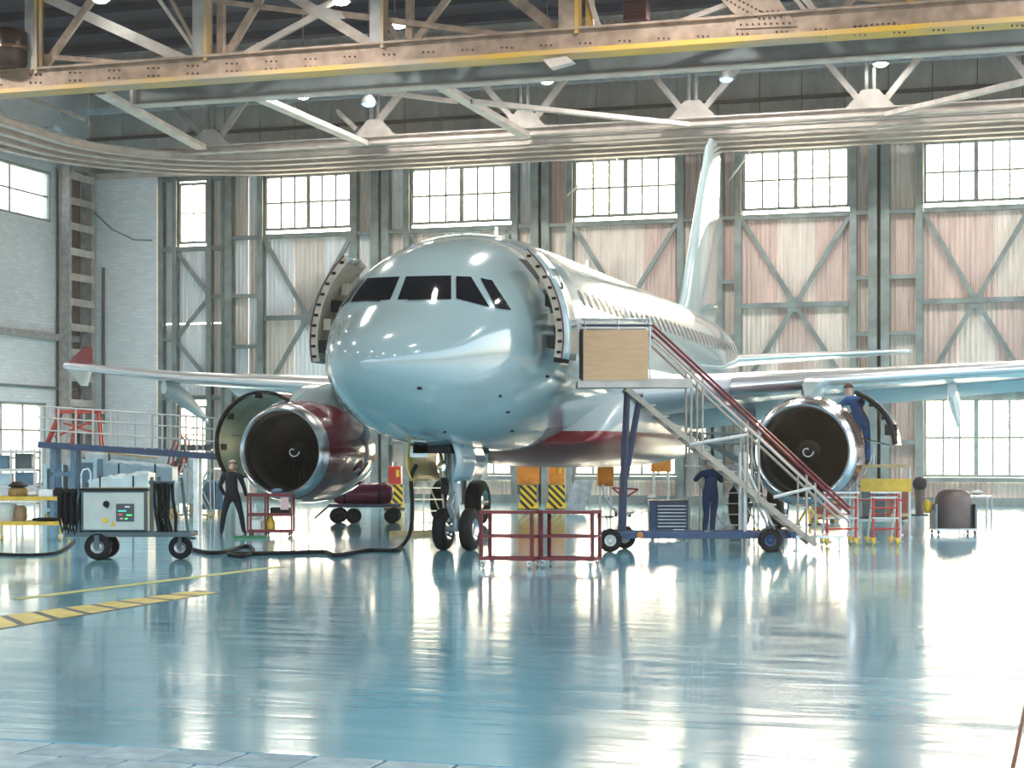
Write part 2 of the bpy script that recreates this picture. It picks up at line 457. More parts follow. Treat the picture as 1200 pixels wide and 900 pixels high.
for x0, x1, mi in ((-33.45, -33.05, 2), (-32.85, -31.55, 2), (-31.35, -30.9, 0)):
    for z0, z1 in ((4.05, 6.9), (6.95, 9.8)):
        sheet(d, x0, x1, z0, z1, y + 0.03, mi)
    sheet(d, x0, x1, 0.5, 1.2, y + 0.03, mi)
    if x1 - x0 < 1:
        sheet(d, x0, x1, 1.25, 4.0, y + 0.03, mi); sheet(d, x0, x1, 9.9, 12.6, y + 0.03, mi)
window(d, 'window_frame', -32.72, -31.68, 10.15, 12.35, y - 0.05, 2, 2)
window(d, 'window_frame', -32.72, -31.68, 1.5, 3.6, y - 0.05, 2, 2)

# ------------------------------------------------------------------ upper back wall of panels
wb = struct_empty('wall_back', 'grey panelled wall above the sliding doors')
MB().bb(-37.2, 26, V + 0.62, V + 0.85, 12.6, ZC + 0.1).build('wall_core', mat('wall_core', (0.08, 0.085, 0.085), 0.9), wb)
pm = [MB().bb(-0.735, 0.735, -0.05, 0.05, 0, h).mesh('wall_panel', M_UPWALL) for h in (1.46, 2.2)]
for i in range(42):
    x = -36.2 + i * 1.5
    link('wall_panel', pm[0], wb, bevel=0.008, loc=(x, V + 0.57 + RNG.uniform(-0.01, 0.01), 12.9))
    link('wall_panel', pm[1], wb, bevel=0.008, loc=(x, V + 0.57 + RNG.uniform(-0.01, 0.01), 14.42))
MB().bb(-37, 26, V + 0.36, V + 0.52, 14.34, 14.46).build('wall_rail', mat('dark_steel', (0.09, 0.085, 0.085), 0.6, 0.2), wb)
# wall right of the doors, outside the frame
struct(MB().bb(6.8, 26, V, V + 0.4, 0, 12.7).build('wall_back_end', M_UPWALL))

# ------------------------------------------------------------------ left wall and its return
struct(MB().bb(XL - 0.2, -33.68, V + 0.02, V + 0.4, 0, 12.9).build('wall_return', M_BRICK), 'white painted brick wall beside the narrow sliding door', 'wall')
wl_ = MB()
for y0, y1, z0, z1 in ((-24, 62, 3.75, 10.75), (-24, 62, 12.7, ZC), (59.25, 62, 10.75, 12.7), (58.9, 62, 0, 3.75), (-24, 58.9, 0, 0.6), (-24, 46, 10.75, 12.7), (-24, 46, 0.6, 3.75)):
    wl_.bb(XL - 0.35, XL, y0, y1, z0, z1)
wall_left = struct(wl_.build('wall_left', M_BRICK), 'white painted brick side wall with window bands', 'wall')
def side_window(k, y0, y1, z0, z1, ny, nz):
    w = struct_empty('window_%d' % k, 'barred steel window band in the brick side wall')
    f = MB(); x = XL - 0.12
    f.bb(x - 0.1, x + 0.1, y0 - 0.02, y0 + 0.08, z0, z1); f.bb(x - 0.1, x + 0.1, y1 - 0.08, y1 + 0.02, z0, z1)
    f.bb(x - 0.1, x + 0.1, y0, y1, z0 - 0.02, z0 + 0.1); f.bb(x - 0.1, x + 0.1, y0, y1, z1 - 0.1, z1 + 0.02)
    for i in range(1, ny): f.bb(x - 0.04, x + 0.04, lerp(y0, y1, i / ny) - 0.03, lerp(y0, y1, i / ny) + 0.03, z0, z1)
    for j in range(1, nz): f.bb(x - 0.035, x + 0.035, y0, y1, lerp(z0, z1, j / nz) - 0.03, lerp(z0, z1, j / nz) + 0.03)
    f.build('window_frame', M_WSTEEL, w)
    pw, ph = (y1 - y0) / ny, (z1 - z0) / nz
    pm = MB().bb(-0.003, 0.003, -pw / 2, pw / 2, -ph / 2, ph / 2).mesh('window_pane', M_GLASS)
    for i in range(ny):
        for j in range(nz): link('window_pane', pm, w, loc=(x, y0 + pw * (i + 0.5), z0 + ph * (j + 0.5)))
side_window(1, 46, 59.25, 10.75, 12.7, 5, 2)
side_window(2, 46, 58.9, 0.6, 3.75, 9, 3)
# lattice column in the corner
M_COLM = mat('column_steel', (0.40, 0.38, 0.37), 0.6, 0.1, var=0.2)
lc = struct_empty('trim_1', 'steel lattice column with flat battens in the corner')
for yy in (59.55, 61.2):
    MB().ibeam((XL + 0.45, yy, 0), (XL + 0.45, yy, 12.95), 0.18, 0.45, 0.04, up=(1, 0, 0)).build('column_flange', M_COLM, lc)
for i in range(13):
    MB().bb(XL + 0.68, XL + 0.72, 59.5, 61.25, 0.7 + i * 0.98, 0.98 + i * 0.98).build('batten', M_PALE, lc)
MB().bb(XL + .02, XL + .1, 59.6, 61.2, 0, 12.9).build('gap_panel', mat('column_brown', (.16, .12, .11), .7, var=.2), lc)  # dark panel added to darken the gap behind the battens
tr = struct_empty('trim_2', 'pipes fixed along the brick side wall')
MB().bb(XL + 0.02, XL + 0.22, 40, 61, 6.2, 6.45).build('pipe_duct', M_COLM, tr)
MB().tube((XL + 0.08, 40, 4.35), (XL + 0.08, 61, 4.35), 0.05).build('cable_pipe', M_DSTEEL, tr)
MB().tube((-36.0, V - 0.06, 3.0), (-36.0, V - 0.06, 9.2), 0.06).build('drain_pipe', mat('dark_steel', (0.09, 0.085, 0.085)), tr)
MB().path([(-36.6, V - 0.1, 11.6), (-35.6, V - 0.1, 10.7), (-34.6, V - 0.1, 10.25), (-33.8, V - 0.1, 10.2)], 0.03, 6).build('hanging_cable', M_DSTEEL, tr)

# ------------------------------------------------------------------ ceiling with purlins and end beam
ce = struct_empty('ceiling', 'dark blue hangar roof deck with purlins')
for i in range(32):
    MB().bb(-38 + i * 2, -36.0 + i * 2, -24, 62.4, ZC + (.02 if i % 2 else 0), ZC + 0.1).build('deck_panel', M_ROOF, ce)
for yy in [61.0 - 2.4 * i for i in range(35)]:
    MB().bb(-38, 26, yy - 0.08, yy + 0.08, ZC - 0.28, ZC).build('purlin', M_ROOF, ce)
eb = struct_empty('trim_3', 'pale blue roof end beam with gusset feet')
MB().bb(-37, 26, 59.9, 60.2, 15.95, 16.35).build('beam', M_LBLUE, eb)
for i in range(14):
    x = -34 + i * 4.4
    MB().prism([(x - 0.9, 60.0, 15.2), (x + 0.9, 60.0, 15.2), (x + 0.35, 60.0, 15.97), (x - 0.35, 60.0, 15.97)], (0, 0.1, 0)).build('gusset_foot', M_LBLUE, eb)
MB().bb(-37, 26, 59.9, 60.2, 15.0, 15.2).build('beam', M_LBLUE, eb)

# ------------------------------------------------------------------ door head rails, curving round to the left wall
def rail_path(r, z, x_end=24):
    cx, cy_ = -27.0, 52.5; p = [(x_end, cy_ + r, z), (cx + 12, cy_ + r, z)]
    for i in range(0, 19):
        t = math.pi / 2 + (math.pi / 2) * i / 18; p.append((cx + r * math.cos(t), cy_ + r * math.sin(t), z))
    p.append((cx - r, 30, z)); return p
def ribbon(b, pts, w, h):
    rings = []
    for i, p in enumerate(pts):
        q0, q1 = Vector(pts[max(i - 1, 0)]), Vector(pts[min(i + 1, len(pts) - 1)]); d = (q1 - q0).normalized(); a = Vector((-d.y, d.x, 0))
        p = Vector(p); rings.append([p + a * w / 2 - Vector((0, 0, h / 2)), p - a * w / 2 - Vector((0, 0, h / 2)), p - a * w / 2 + Vector((0, 0, h / 2)), p + a * w / 2 + Vector((0, 0, h / 2))])
    b.loft(rings)
M_RAIL = mat('rail_pale', (0.66, 0.58, 0.51), 0.55, 0.2, var=0.15, scale=1.5)
rails = [(5.6, 12.62, 'innermost'), (6.35, 12.56, 'second'), (7.05, 12.5, 'third'), (7.75, 12.46, 'outermost')]
for r, z, nm in rails:
    t = thing('door_guide_rail', 'pale curved overhead door guide rail, %s of the four above the sliding doors' % nm, 'rail', (0, 0, 0))
    b = MB(); ribbon(b, rail_path(r, z), 0.10, 0.22); b.build('rail_web', M_RAIL, t)
    b = MB(); ribbon(b, rail_path(r, z + 0.12), 0.30, 0.04); b.build('rail_flange', M_PALE, t)
    b = MB(); ribbon(b, rail_path(r, z - 0.12), 0.30, 0.04); b.build('rail_flange', M_PALE, t)
tb = struct_empty('trim_4', 'tie plates joining the door guide rails')
for i in range(12):
    x = -25.5 + 3.9 * i
    MB().bb(x - 0.08, x + 0.08, 58.0, 60.4, 12.78, 12.86).build('tie_plate', M_PALE, tb)
for i in range(6):
    yy = 34 + 3.6 * i
    MB().bb(-35.0, -32.2, yy - 0.25, yy + 0.25, 12.78, 12.88).build('tie_plate', M_LBLUE, tb)
MB().bb(-33.6, 24, V - 0.5, V - 0.3, 12.85, 13.1).build('head_channel', M_WSTEEL, tb)
MB().bb(-37, 24, V + 0.0, V + 0.5, 12.7, 12.95).build('head_beam', M_RAIL, tb)
# ------------------------------------------------------------------ roof trusses and crane girder
def member(parent, y, p, q, w, m, name='diagonal', dep=None, up_to=None):
    a, b = on_y(*p, y), on_y(*q, y)
    for e, o in ((a, b), (b, a)):          # members that leave the frame or pass behind the girder run on to the top chord
        if up_to and e.z > o.z and (e.z > 13.9): e += (e - o) * ((up_to - e.z) / (e.z - o.z))
    return MB().bar(a, b, dep or w, w, up=(0, 0, 1)).build(name, m, parent)
YT = 45.0
t1 = thing('roof_truss', 'tan riveted roof truss with yellow lower flange, in front of the aircraft fin', 'roof truss')
MB().bb(-40, 14, YT - 0.06, YT + 0.06, 12.55, 13.12).build('bottom_chord', M_TAN, t1)
MB().bb(-40, 14, YT - 0.22, YT + 0.22, 13.08, 13.14).build('chord_flange', M_TAN, t1)
MB().bb(-40, 14, YT + 0.1, YT + 0.55, 12.45, 12.50).build('yellow_flange', M_YEL, t1)
MB().bb(-40, 14, YT - 0.3, YT + 0.1, 12.43, 12.56).build('yellow_flange', M_YEL, t1)
MB().bb(-40, 14, YT - 0.06, YT + 0.06, 16.05, 16.5).build('top_chord', M_TAN, t1)
for u, w in ((40, 0.42), (237, 0.45), (444, 0.42), (668, 0.55)):
    x = on_y(u, 50, YT).x
    MB().ibeam((x, YT, 13.12), (x, YT, 16.1), w, 0.34, 0.06, up=(0, 1, 0)).build('upright', M_GREYS if u < 600 else M_TAN, t1)
    MB().bb(x + w / 2 - 0.10, x + w / 2, YT - 0.19, YT + 0.19, 12.98, 16.1).build('upright_edge', M_YEL, t1)
for u in (250, 473, 686, 1066):
    x = on_y(u, 50, YT).x
    MB().bar((x, YT + 0.5, 13.12), (x, YT + 0.5, 16.1), 0.2, 0.2).build('upright', M_YEL if u > 600 else M_TAN, t1)
for p, q, w, m in [((48, -6), (222, 73), 0.30, M_PALE), ((50, 82), (112, -6), 0.22, M_TAN), ((50, 66), (170, 76), 0.14, M_TAN),
                   ((262, 72), (308, -6), 0.22, M_TAN), ((276, 70), (372, 17), 0.17, M_PALE), ((340, -6), (438, 54), 0.28, M_PALE),
                   ((244, 0), (362, 15), 0.13, M_TAN), ((364, 16), (405, -6), 0.16, M_PALE), ((183, -6), (229, 60), 0.10, M_PALE),
                   ((198, -6), (229, 52), 0.10, M_TAN), ((395, 16), (650, 49), 0.16, M_TAN), ((480, 58), (528, -6), 0.18, M_TAN),
                   ((598, -6), (668, 48), 0.30, M_TAN), ((753, 42), (856, 4), 0.13, M_PALE), ((928, -6), (958, 30), 0.10, M_PALE),
                   ((940, -6), (968, 30), 0.16, M_PALE), ((972, 30), (1003, -6), 0.16, M_TAN), ((1000, -4), (1190, 16), 0.14, M_TAN),
                   ((690, -6), (705, 42), 0.12, M_PALE), ((452, 22), (475, 60), 0.14, M_PALE), ((-20, 22), (10, 42), 0.14, M_PALE)]:
    member(t1, YT + RNG.uniform(0.15, 0.5), p, q, w, m, 'diagonal', 0.12, 16.2 if min(p[1], q[1]) < 0 and abs(p[1] - q[1]) > 24 else None)
g = [on_y(*p, YT - 0.08) for p in ((838, -8), (908, -8), (934, 31), (862, 34), (862, 18))]
MB().prism(g, (0, -0.04, 0)).build('gusset_plate', M_TAN, t1)
g = [on_y(*p, YT - 0.08) for p in ((355, 12), (372, 6), (400, 14), (405, 22), (378, 24))]
MB().prism(g, (0, -0.04, 0)).build('gusset_plate', M_PALE, t1)
rv = MB()
def rivets(u0, v0, u1, v1, n, y, r=0.028):
    for i in range(n):
        p = on_y(lerp(u0, u1, i / max(1, n - 1)), lerp(v0, v1, i / max(1, n - 1)), y)
        rv.tube(p, p + Vector((0, -0.035, 0)), r, 6)
for u in range(-10, 1200, 46):
    v = 92 - u * 0.058
    for dv in (-2, 7):
        for du in (0, 6, 12): rivets(u + du, v + dv, u + du, v + dv, 1, YT - 0.06)
rivets(852, 0, 890, 22, 9, YT - 0.12); rivets(862, -2, 900, 18, 9, YT - 0.12); rivets(868, 29, 925, 27, 9, YT - 0.12); rivets(895, 22, 915, 20, 4, YT - 0.12); rivets(893, 14, 912, 13, 4, YT - 0.12)
rivets(1002, 31, 1048, 27, 8, YT - 0.06); rivets(1002, 36, 1048, 33, 8, YT - 0.06)
ro = rv.build('rivets', M_RUST, t1); ro['kind'] = 'stuff'
# coupling of the yellow monorail under the truss
mc = [on_y(*p, YT - 0.35) for p in ((636, 70), (664, 66), (672, 72), (645, 80))]
MB().prism(mc, (0, 0.3, 0)).build('flange_splice', M_PALE, t1)

cg = thing('crane_girder', 'dark grey crane girder with a pale lower edge hung under the tan truss', 'crane girder')
MB().bb(-26.4, 14, 46.9, 47.0, 12.30, 12.88).build('girder_web', M_GIRD, cg)
MB().bb(-26.4, 14, 46.72, 47.18, 12.25, 12.30).build('girder_flange', M_PALE, cg)
MB().bb(-26.4, 14, 46.72, 47.18, 12.88, 12.93).build('girder_flange', M_GIRD, cg)
MB().bb(-26.46, -26.36, 46.7, 47.2, 12.17, 12.96).build('end_plate', M_PALE, cg)

Y2 = 57.0
t2 = thing('roof_truss', 'pale grey roof truss just in front of the grey panelled wall', 'roof truss')
MB().ibeam((-31, Y2, 12.78), (14, Y2, 12.78), 0.4, 0.28, 0.05).build('bottom_chord', M_PALE, t2)
MB().ibeam((-36, Y2, 16.35), (14, Y2, 16.35), 0.3, 0.3, 0.05).build('top_chord', M_GREYS, t2)
for u in (247, 440, 615, 812, 1020):
    x = on_y(u, 120, Y2).x
    for dx in (-0.12, 0.12): MB().bb(x + dx - 0.05, x + dx + 0.05, Y2 - 0.06, Y2 + 0.06, 12.9, 16.3).build('upright', M_GREYS, t2)
    MB().prism([(x - 0.8, Y2 - 0.1, 12.9), (x + 0.8, Y2 - 0.1, 12.9), (x + 0.25, Y2 - 0.1, 13.5), (x - 0.25, Y2 - 0.1, 13.5)], (0, -0.03, 0)).build('gusset_plate', M_PALE, t2)
for p, q, w, m in [((254, 166), (312, 82), 0.24, M_PALE), ((436, 152), (495, 76), 0.24, M_PALE), ((395, 130), (418, 152), 0.16, M_PALE),
                   ((548, 77), (607, 146), 0.20, M_PALE), ((622, 146), (682, 66), 0.22, M_PALE),
                   ((744, 62), (802, 132), 0.20, M_PALE), ((822, 132), (884, 56), 0.20, M_PALE), ((950, 50), (1014, 126), 0.20, M_PALE),
                   ((1032, 124), (1094, 46), 0.20, M_PALE), ((1165, 40), (1215, 105), 0.22, M_PALE), ((185, 100), (244, 168), 0.2, M_GREYS)]:
    member(t2, Y2, p, q, w, m, 'diagonal', 0.1, 16.3 if abs(p[1] - q[1]) > 60 else None)
# bracing between the two trusses: each runs from the rear chord up to the front truss
t3 = thing('roof_bracing', 'pale sloping wind braces between the two roof trusses', 'roof bracing')
for (ua, va), (ub, vb), w, ya, yb in [((118, 107), (236, 172), 0.36, 48.5, 55.9), ((286, 106), (426, 167), 0.32, 48.5, 55.9), ((505, 93), (616, 158), 0.32, 48.5, 55.9),
                                     ((1215, 92), (1040, 134), 0.26, 50.0, 55.9), ((398, 102), (535, 119), 0.10, 49.0, 53.5), ((552, 119), (806, 146), 0.24, 51.0, 55.9), ((-15, 96), (100, 140), 0.06, 50, 54)]:
    a, b = on_y(ua, va, ya), on_y(ub, vb, yb)
    MB().bar(a, b, w, 0.14).build('brace', M_PALE, t3)
    if w > 0.3: MB().bar(a - Vector((0, 0, 0.09)), b - Vector((0, 0, 0.09)), w * 1.15, 0.03).build('brace_flange', M_RAIL, t3)

# ------------------------------------------------------------------ lamps and heaters under the roof
M_LAMP = [mat('lamp_lens_blue', (0.5, 0.7, 1.0), 0.3, emit=(0.10, 0.42, 1.0), estr=5), mat('lamp_lens_white', (1, 1, 1), 0.3, emit=(0.95, 1.0, 0.95), estr=40)]
M_WHITEP = mat('rod_white', (.8, .8, .78), .4)
M_LHOUSE = mat('lamp_housing', (0.25, 0.26, 0.27), 0.4, 0.6)
for u, v, blue, D, what in ((432, 122, 0, 57.0, 'bluish glowing flood lamp below the crane girder, above the cockpit'), (851, 93, 0, 56.0, 'bluish glowing flood lamp above the tail fin'),
                            (355, 113, 1, 57.5, 'small white glowing roof lamp above the leftmost six-pane window band'), (641, 95, 1, 57.0, 'small white glowing roof lamp under the girder splice'),
                            (1032, 75, 1, 55.5, 'small white glowing roof lamp beside a truss upright'), (118, 0, 1, 50.0, 'white roof lamp glowing behind the tan truss'), (400, 2, 1, 49.0, 'white roof lamp glowing beside the truss gusset')):
    p = at_depth(u, v, D)
    t = thing('roof_lamp', what, 'lamp', p, A, 'lamps under the hangar roof')
    MB().lathe([(0.02, 0.28), (0.14, 0.26), (0.24, 0.1), (0.27, 0.0), (0.25, 0.0)], (0, 0, 0), 'Z', 20).build('lamp_housing', M_LHOUSE, t, smooth=True)
    MB().sphere((0, 0, 0.0), 0.21, 16, 8, (1, 1, 0.45)).build('lamp_lens', M_LAMP[blue], t, smooth=True)
    MB().tube((0, 0, 0.26), (0, 0, ZC - p.z), 0.02, 6).build('hanger_rod', M_LHOUSE, t)
# lamps added under the roof for fill light and nose highlights
k = 0
for yy, pw in ((2.0, 500), (15.0, 700), (28.0, 1300), (40.0, 2000), (52.0, 3000)):
    for xx in (-31.0, -20.0, -9.0, 2.0, 13.0):
        if yy > 50 and xx < -21: continue
        t = thing('fill_lamp', 'added round white fill lamp hanging under the dark roof deck ' + ('behind the pale grey truss' if yy > 50 else 'over the front floor'), 'lamp', (xx, yy, 15.4), 0, 'added fill lamps under the hangar roof')
        MB().lathe([(0.02, 0.42), (0.12, 0.40), (0.34, 0.1), (0.38, 0.0), (0.36, 0.0)], (0, 0, 0), 'Z', 20).build('lamp_housing', M_LHOUSE, t, smooth=True)
        MB().disc((0, 0, 0.03), 0.34, 'Z', 20).build('lamp_lens', mat('fill_lamp_lens', (1, 1, 1), .3, emit=(1.0, .95, .86), estr=30), t)
        MB().tube((0, 0, 0.4), (0, 0, ZC - 15.4 - .02), 0.02, 6).build('hanger_rod', M_LHOUSE, t)
        ld = bpy.data.lights.new('fill_light', 'SPOT'); ld.energy = pw; ld.color = (1.0, .96, .90); ld.spot_size = math.radians(165); ld.spot_blend = .5; ld.shadow_soft_size = .34
        lo = bpy.data.objects.new('fill_light', ld); col.objects.link(lo); lo.parent = t; lo.location = (0, 0, -.02)
pr = struct_empty('trim_6', 'thin white pull rods hanging before the high windows')
for (ua, va), (ub, vb) in (((538, 172), (523, 201)), ((710, 165), (693, 193)), ((880, 177), (854, 212)), ((722, 185), (728, 196)), ((678, 217), (665, 229))):
    MB().tube(on_y(ua, va, V - .9), on_y(ub, vb, V - .35), .03, 6).build('pull_rod', M_WHITEP, pr)
M_HEAT = mat('heater_maroon', (0.10, 0.018, 0.025), 0.45, 0.2, var=0.2)
p = on_y(746, 26, 50.0)
t = thing('unit_heater', 'dark red boxed heater hanging behind the tan truss', 'heater', p)
MB().bb(-0.36, 0.36, -0.25, 0.25, 0, 0.6).build('heater_body', M_HEAT, t, bevel=0.05)
for i in range(5): MB().bb(-0.3, 0.3, -0.29, -0.25, 0.08 + i * 0.1, 0.13 + i * 0.1).build('louvre', M_HEAT, t)
for s in (-0.25, 0.25): MB().tube((s, 0, 0.6), (s, 0, ZC - p.z), 0.02, 6).build('hanger_rod', M_HEAT, t)
MB().tube((-0.9, 0, -0.05), (0.3, 0, -0.05), 0.07, 8).build('supply_pipe', M_HEAT, t)
p = on_y(10, 88, 44.75)
t = thing('roof_drum', 'dark brown ventilation drum on the tan truss chord', 'ventilator', (p.x, p.y, 13.14))
MB().lathe([(0.0, 0.0), (0.52, 0.0), (0.6, 0.1), (0.6, 1.0), (0.5, 1.12), (0, 1.12)], (0, 0, 0), 'Z', 24).build('drum_body', mat('drum_brown', (0.035, 0.018, 0.014), 0.3, 0.3), t, smooth=True)
MB().lathe([(0.61, 0.5), (0.65, 0.52), (0.65, 0.6), (0.61, 0.62)], (0, 0, 0), 'Z', 24).build('drum_band', mat('drum_band', (0.25, 0.14, 0.1), 0.3, 0.8), t)
# ------------------------------------------------------------------ the airliner; local frame: x to port, y aft, z up, origin under the nose tip
NX, NY = -10.56, 25.9
def two_tone(name, c_up, c_dn, zs, rough=0.3):
    """paint that changes colour below a waterline"""
    m = mat(name, c_up, rough, 0.0, coat=0.15); n, l = m.node_tree.nodes, m.node_tree.links; b = n['Principled BSDF']
    tc = n.new('ShaderNodeTexCoord'); sp = n.new('ShaderNodeSeparateXYZ'); l.new(tc.outputs['Object'], sp.inputs['Vector'])
    mr = n.new('ShaderNodeMath'); mr.operation = 'GREATER_THAN'; mr.inputs[1].default_value = zs; l.new(sp.outputs['Z'], mr.inputs[0])
    mx = n.new('ShaderNodeMix'); mx.data_type = 'RGBA'; mx.inputs['A'].default_value = (*c_dn, 1); mx.inputs['B'].default_value = (*c_up, 1)
    l.new(mr.outputs['Value'], mx.inputs['Factor']); l.new(mx.outputs['Result'], b.inputs['Base Color'])
    return m
SKIN = (0.29, 0.385, 0.40)
M_SKIN = mat('aircraft_white', SKIN, 0.14, 0.0, coat=0.7, bump=0.012, bscale=1.6)
M_WING = mat('wing_grey', (0.55, 0.60, 0.62), 0.3, 0.1, var=0.05)
M_SLAT = mat('slat_metal', (0.72, 0.74, 0.75), 0.22, 0.7)
M_RED = mat('cowl_red', (0.11, 0.006, 0.017), 0.12, 0.0, coat=0.8)
M_FAIR = two_tone('fairing_paint', (0.44, 0.52, 0.54), (0.20, 0.010, 0.016), 2.25)
M_LIP = mat('inlet_metal', (0.62, 0.63, 0.65), 0.24, 1.0)
M_LINER = mat('inlet_liner', (0.055, 0.058, 0.06), 0.5, 0.3)
M_FAN = mat('fan_titanium', (0.10, 0.085, 0.07), 0.35, 0.9)
M_BLACK = mat('black_rubber', (0.010, 0.010, 0.011), 0.7, var=0.2, spec=.25)
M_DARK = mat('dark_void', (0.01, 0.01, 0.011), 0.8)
M_CGLASS = mat('cockpit_glass', (0.008, 0.009, 0.012), 0.05, 0.0, spec=0.6)
M_CREAM = mat('door_lining', (0.50, 0.42, 0.33), 0.55, var=0.15)
M_CHROME = mat('chrome', (0.75, 0.75, 0.74), 0.15, 1.0)
M_STRUT = mat('gear_grey', (0.42, 0.44, 0.45), 0.4, 0.4)
M_GREEN = mat('cowl_primer_green', (0.22, 0.34, 0.22), 0.4, 0.2, var=0.2, scale=2)
M_WHITE = mat('plain_white', (0.8, 0.8, 0.78), 0.4)
M_GOLD = mat('gold_lit_door_and_pipe', (0.50, 0.36, 0.12), 0.3, 0.3, var=0.15)  # golden light painted into the off-white gear door; also the pipe colour

plane = thing('airplane', 'large white twin-engine airliner with dark red engine cowls and open front doors', 'airplane', (NX, NY, 0))
_X = [0, .06, .2, .5, 1.0, 1.5, 1.75, 2.0, 2.5, 3.0, 4.0, 5.0, 6.0, 7.0, 9, 21, 24, 27, 30, 32.5, 33.8]
f_zt = spline(_X, [3.25, 3.46, 3.63, 3.85, 4.10, 4.36, 4.60, 4.84, 5.17, 5.40, 5.70, 5.90, 6.01, 6.06, 6.08, 6.08, 6.05, 5.97, 5.8, 5.55, 5.4])
f_zb = spline(_X, [3.25, 3.02, 2.82, 2.60, 2.36, 2.20, 2.13, 2.08, 2.01, 1.96, 1.89, 1.85, 1.84, 1.84, 1.84, 1.84, 2.30, 3.05, 3.9, 4.65, 5.0])
f_hw = spline(_X, [0.001, .25, .46, .74, 1.02, 1.24, 1.34, 1.43, 1.59, 1.72, 1.89, 1.98, 2.02, 2.03, 2.03, 2.03, 1.86, 1.45, 0.9, 0.42, 0.2])
f_zc = spline(_X, [3.25, 3.26, 3.27, 3.30, 3.36, 3.44, 3.48, 3.52, 3.59, 3.66, 3.76, 3.84, 3.88, 3.9, 3.9, 3.9, 4.1, 4.5, 4.85, 5.1, 5.2])
def sec(X): return f_zt(X), f_zb(X), f_hw(X), f_zc(X)
def surf(X, t, off=0.0):
    zt, zb, hw, zc = sec(X); c, s = math.cos(t), math.sin(t)
    h = (zt - zc) if s >= 0 else (zc - zb)
    n = Vector((c / max(hw, 1e-3), 0, s / max(h, 1e-3))).normalized()
    return Vector((hw * c, X, zc + h * s)) + n * off
def inside(p):
    if p.y <= 0 or p.y > 33.8: return False
    zt, zb, hw, zc = sec(p.y); h = (zt - zc) if p.z >= zc else (zc - zb)
    return (p.x / hw) ** 2 + ((p.z - zc) / h) ** 2 < 1
def cast(u, v, off=0.014):
    """point on the nose surface along the view ray, just proud of the skin"""
    d = ray(u, v); o = Vector((-NX, -NY, H)); t = 26.0
    while t < 45 and not inside(o + d * t): t += 0.03
    a, b = t - 0.03, t
    for _ in range(14):
        m = (a + b) / 2
        if inside(o + d * m): b = m
        else: a = m
    p = o + d * a; e = 0.01
    # outward normal from the implicit section function
    def g(q):
        zt, zb, hw, zc = sec(max(0.001, q.y)); h = (zt - zc) if q.z >= zc else (zc - zb)
        return (q.x / hw) ** 2 + ((q.z - zc) / h) ** 2
    nrm = Vector([(g(p + Vector(k)) - g(p - Vector(k))) for k in ((e, 0, 0), (0, e, 0), (0, 0, e))]).normalized()
    return p + nrm * off
xs = [0.0, .015, .04, .08, .13, .2, .3, .4] + [0.5 + 0.125 * i for i in range(44)] + [6.2 + 0.6 * i for i in range(46)] + [33.75]
NR = 96
rings = [[surf(x, 2 * math.pi * i / NR) for i in range(NR)] for x in xs]
MB().loft(rings).build('fuselage', M_SKIN, plane, smooth=True, angle=60)

def patch(quad, nx=9, ny=7, mirror=False, off=0.014):
    (tl, tr, br, bl) = quad; b = MB(); g = []
    for j in range(ny):
        for i in range(nx):
            s, t = i / (nx - 1), j / (ny - 1)
            u = lerp(lerp(tl[0], tr[0], s), lerp(bl[0], br[0], s), t); v = lerp(lerp(tl[1], tr[1], s), lerp(bl[1], br[1], s), t)
            p = cast(u, v, off); g.append((-p.x if mirror else p.x, p.y, p.z))
    b.add(g, [(j * nx + i, j * nx + i + 1, (j + 1) * nx + i + 1, (j + 1) * nx + i) for j in range(ny - 1) for i in range(nx - 1)])
    return b
panes = [((476, 324.5), (528.5, 323.5), (528.5, 351), (466.0, 351.5)),
         ((534.5, 324.2), (551.5, 324.8), (573, 360), (534.5, 350.2)),
         ((562.5, 326.3), (576, 329), (598.5, 363.5), (581.5, 361.5))]
for q in panes:
    for mir in (False, True):
        o = patch(q, mirror=mir).build('cockpit_window', M_CGLASS, plane, smooth=True)
# wipers
for a, b_ in (((478, 353), (497, 352)), ((418, 353), (446, 354))):
    p, q = (cast(*a, 0.03), cast(*b_, 0.03))
    MB().tube(p, q, 0.012, 6).build('wiper', M_BLACK, plane)
# probes, ports and small marks
for u, v, l_ in ((492, 455, .1), (586, 464, .06), (595, 483, .12), (641, 441, .14), (600, 505, .1), (521, 506, .06)):
    p = cast(u, v, 0.0)
    MB().box(p, (0.05, l_, 0.04)).build('probe', M_BLACK, plane)
# cabin windows
wz = 4.78
th = math.asin((wz - 3.9) / (5.97 - 3.9))
def cabin_mesh(sgn):
    b = MB(); ring = []
    for i in range(14):
        t = 2 * math.pi * i / 14; dx = 0.115 * (abs(math.cos(t)) ** 0.7) * (1 if math.cos(t) >= 0 else -1); dz = 0.175 * (abs(math.sin(t)) ** 0.7) * (1 if math.sin(t) >= 0 else -1)
        q = surf(10, th + dz / 2.05, 0.008); ring.append((sgn * q.x, dx, q.z))
    b.add(ring, [tuple(range(14))])
    return b.mesh('cabin_window', mat('cabin_glass', (0.05, 0.07, 0.09), 0.1, spec=0.6), smooth=True)
for sgn in (1, -1):
    cm = cabin_mesh(sgn)
    for i in range(35):
        link('cabin_window', cm, plane, loc=(0, 6.9 + i * 0.533, 0))
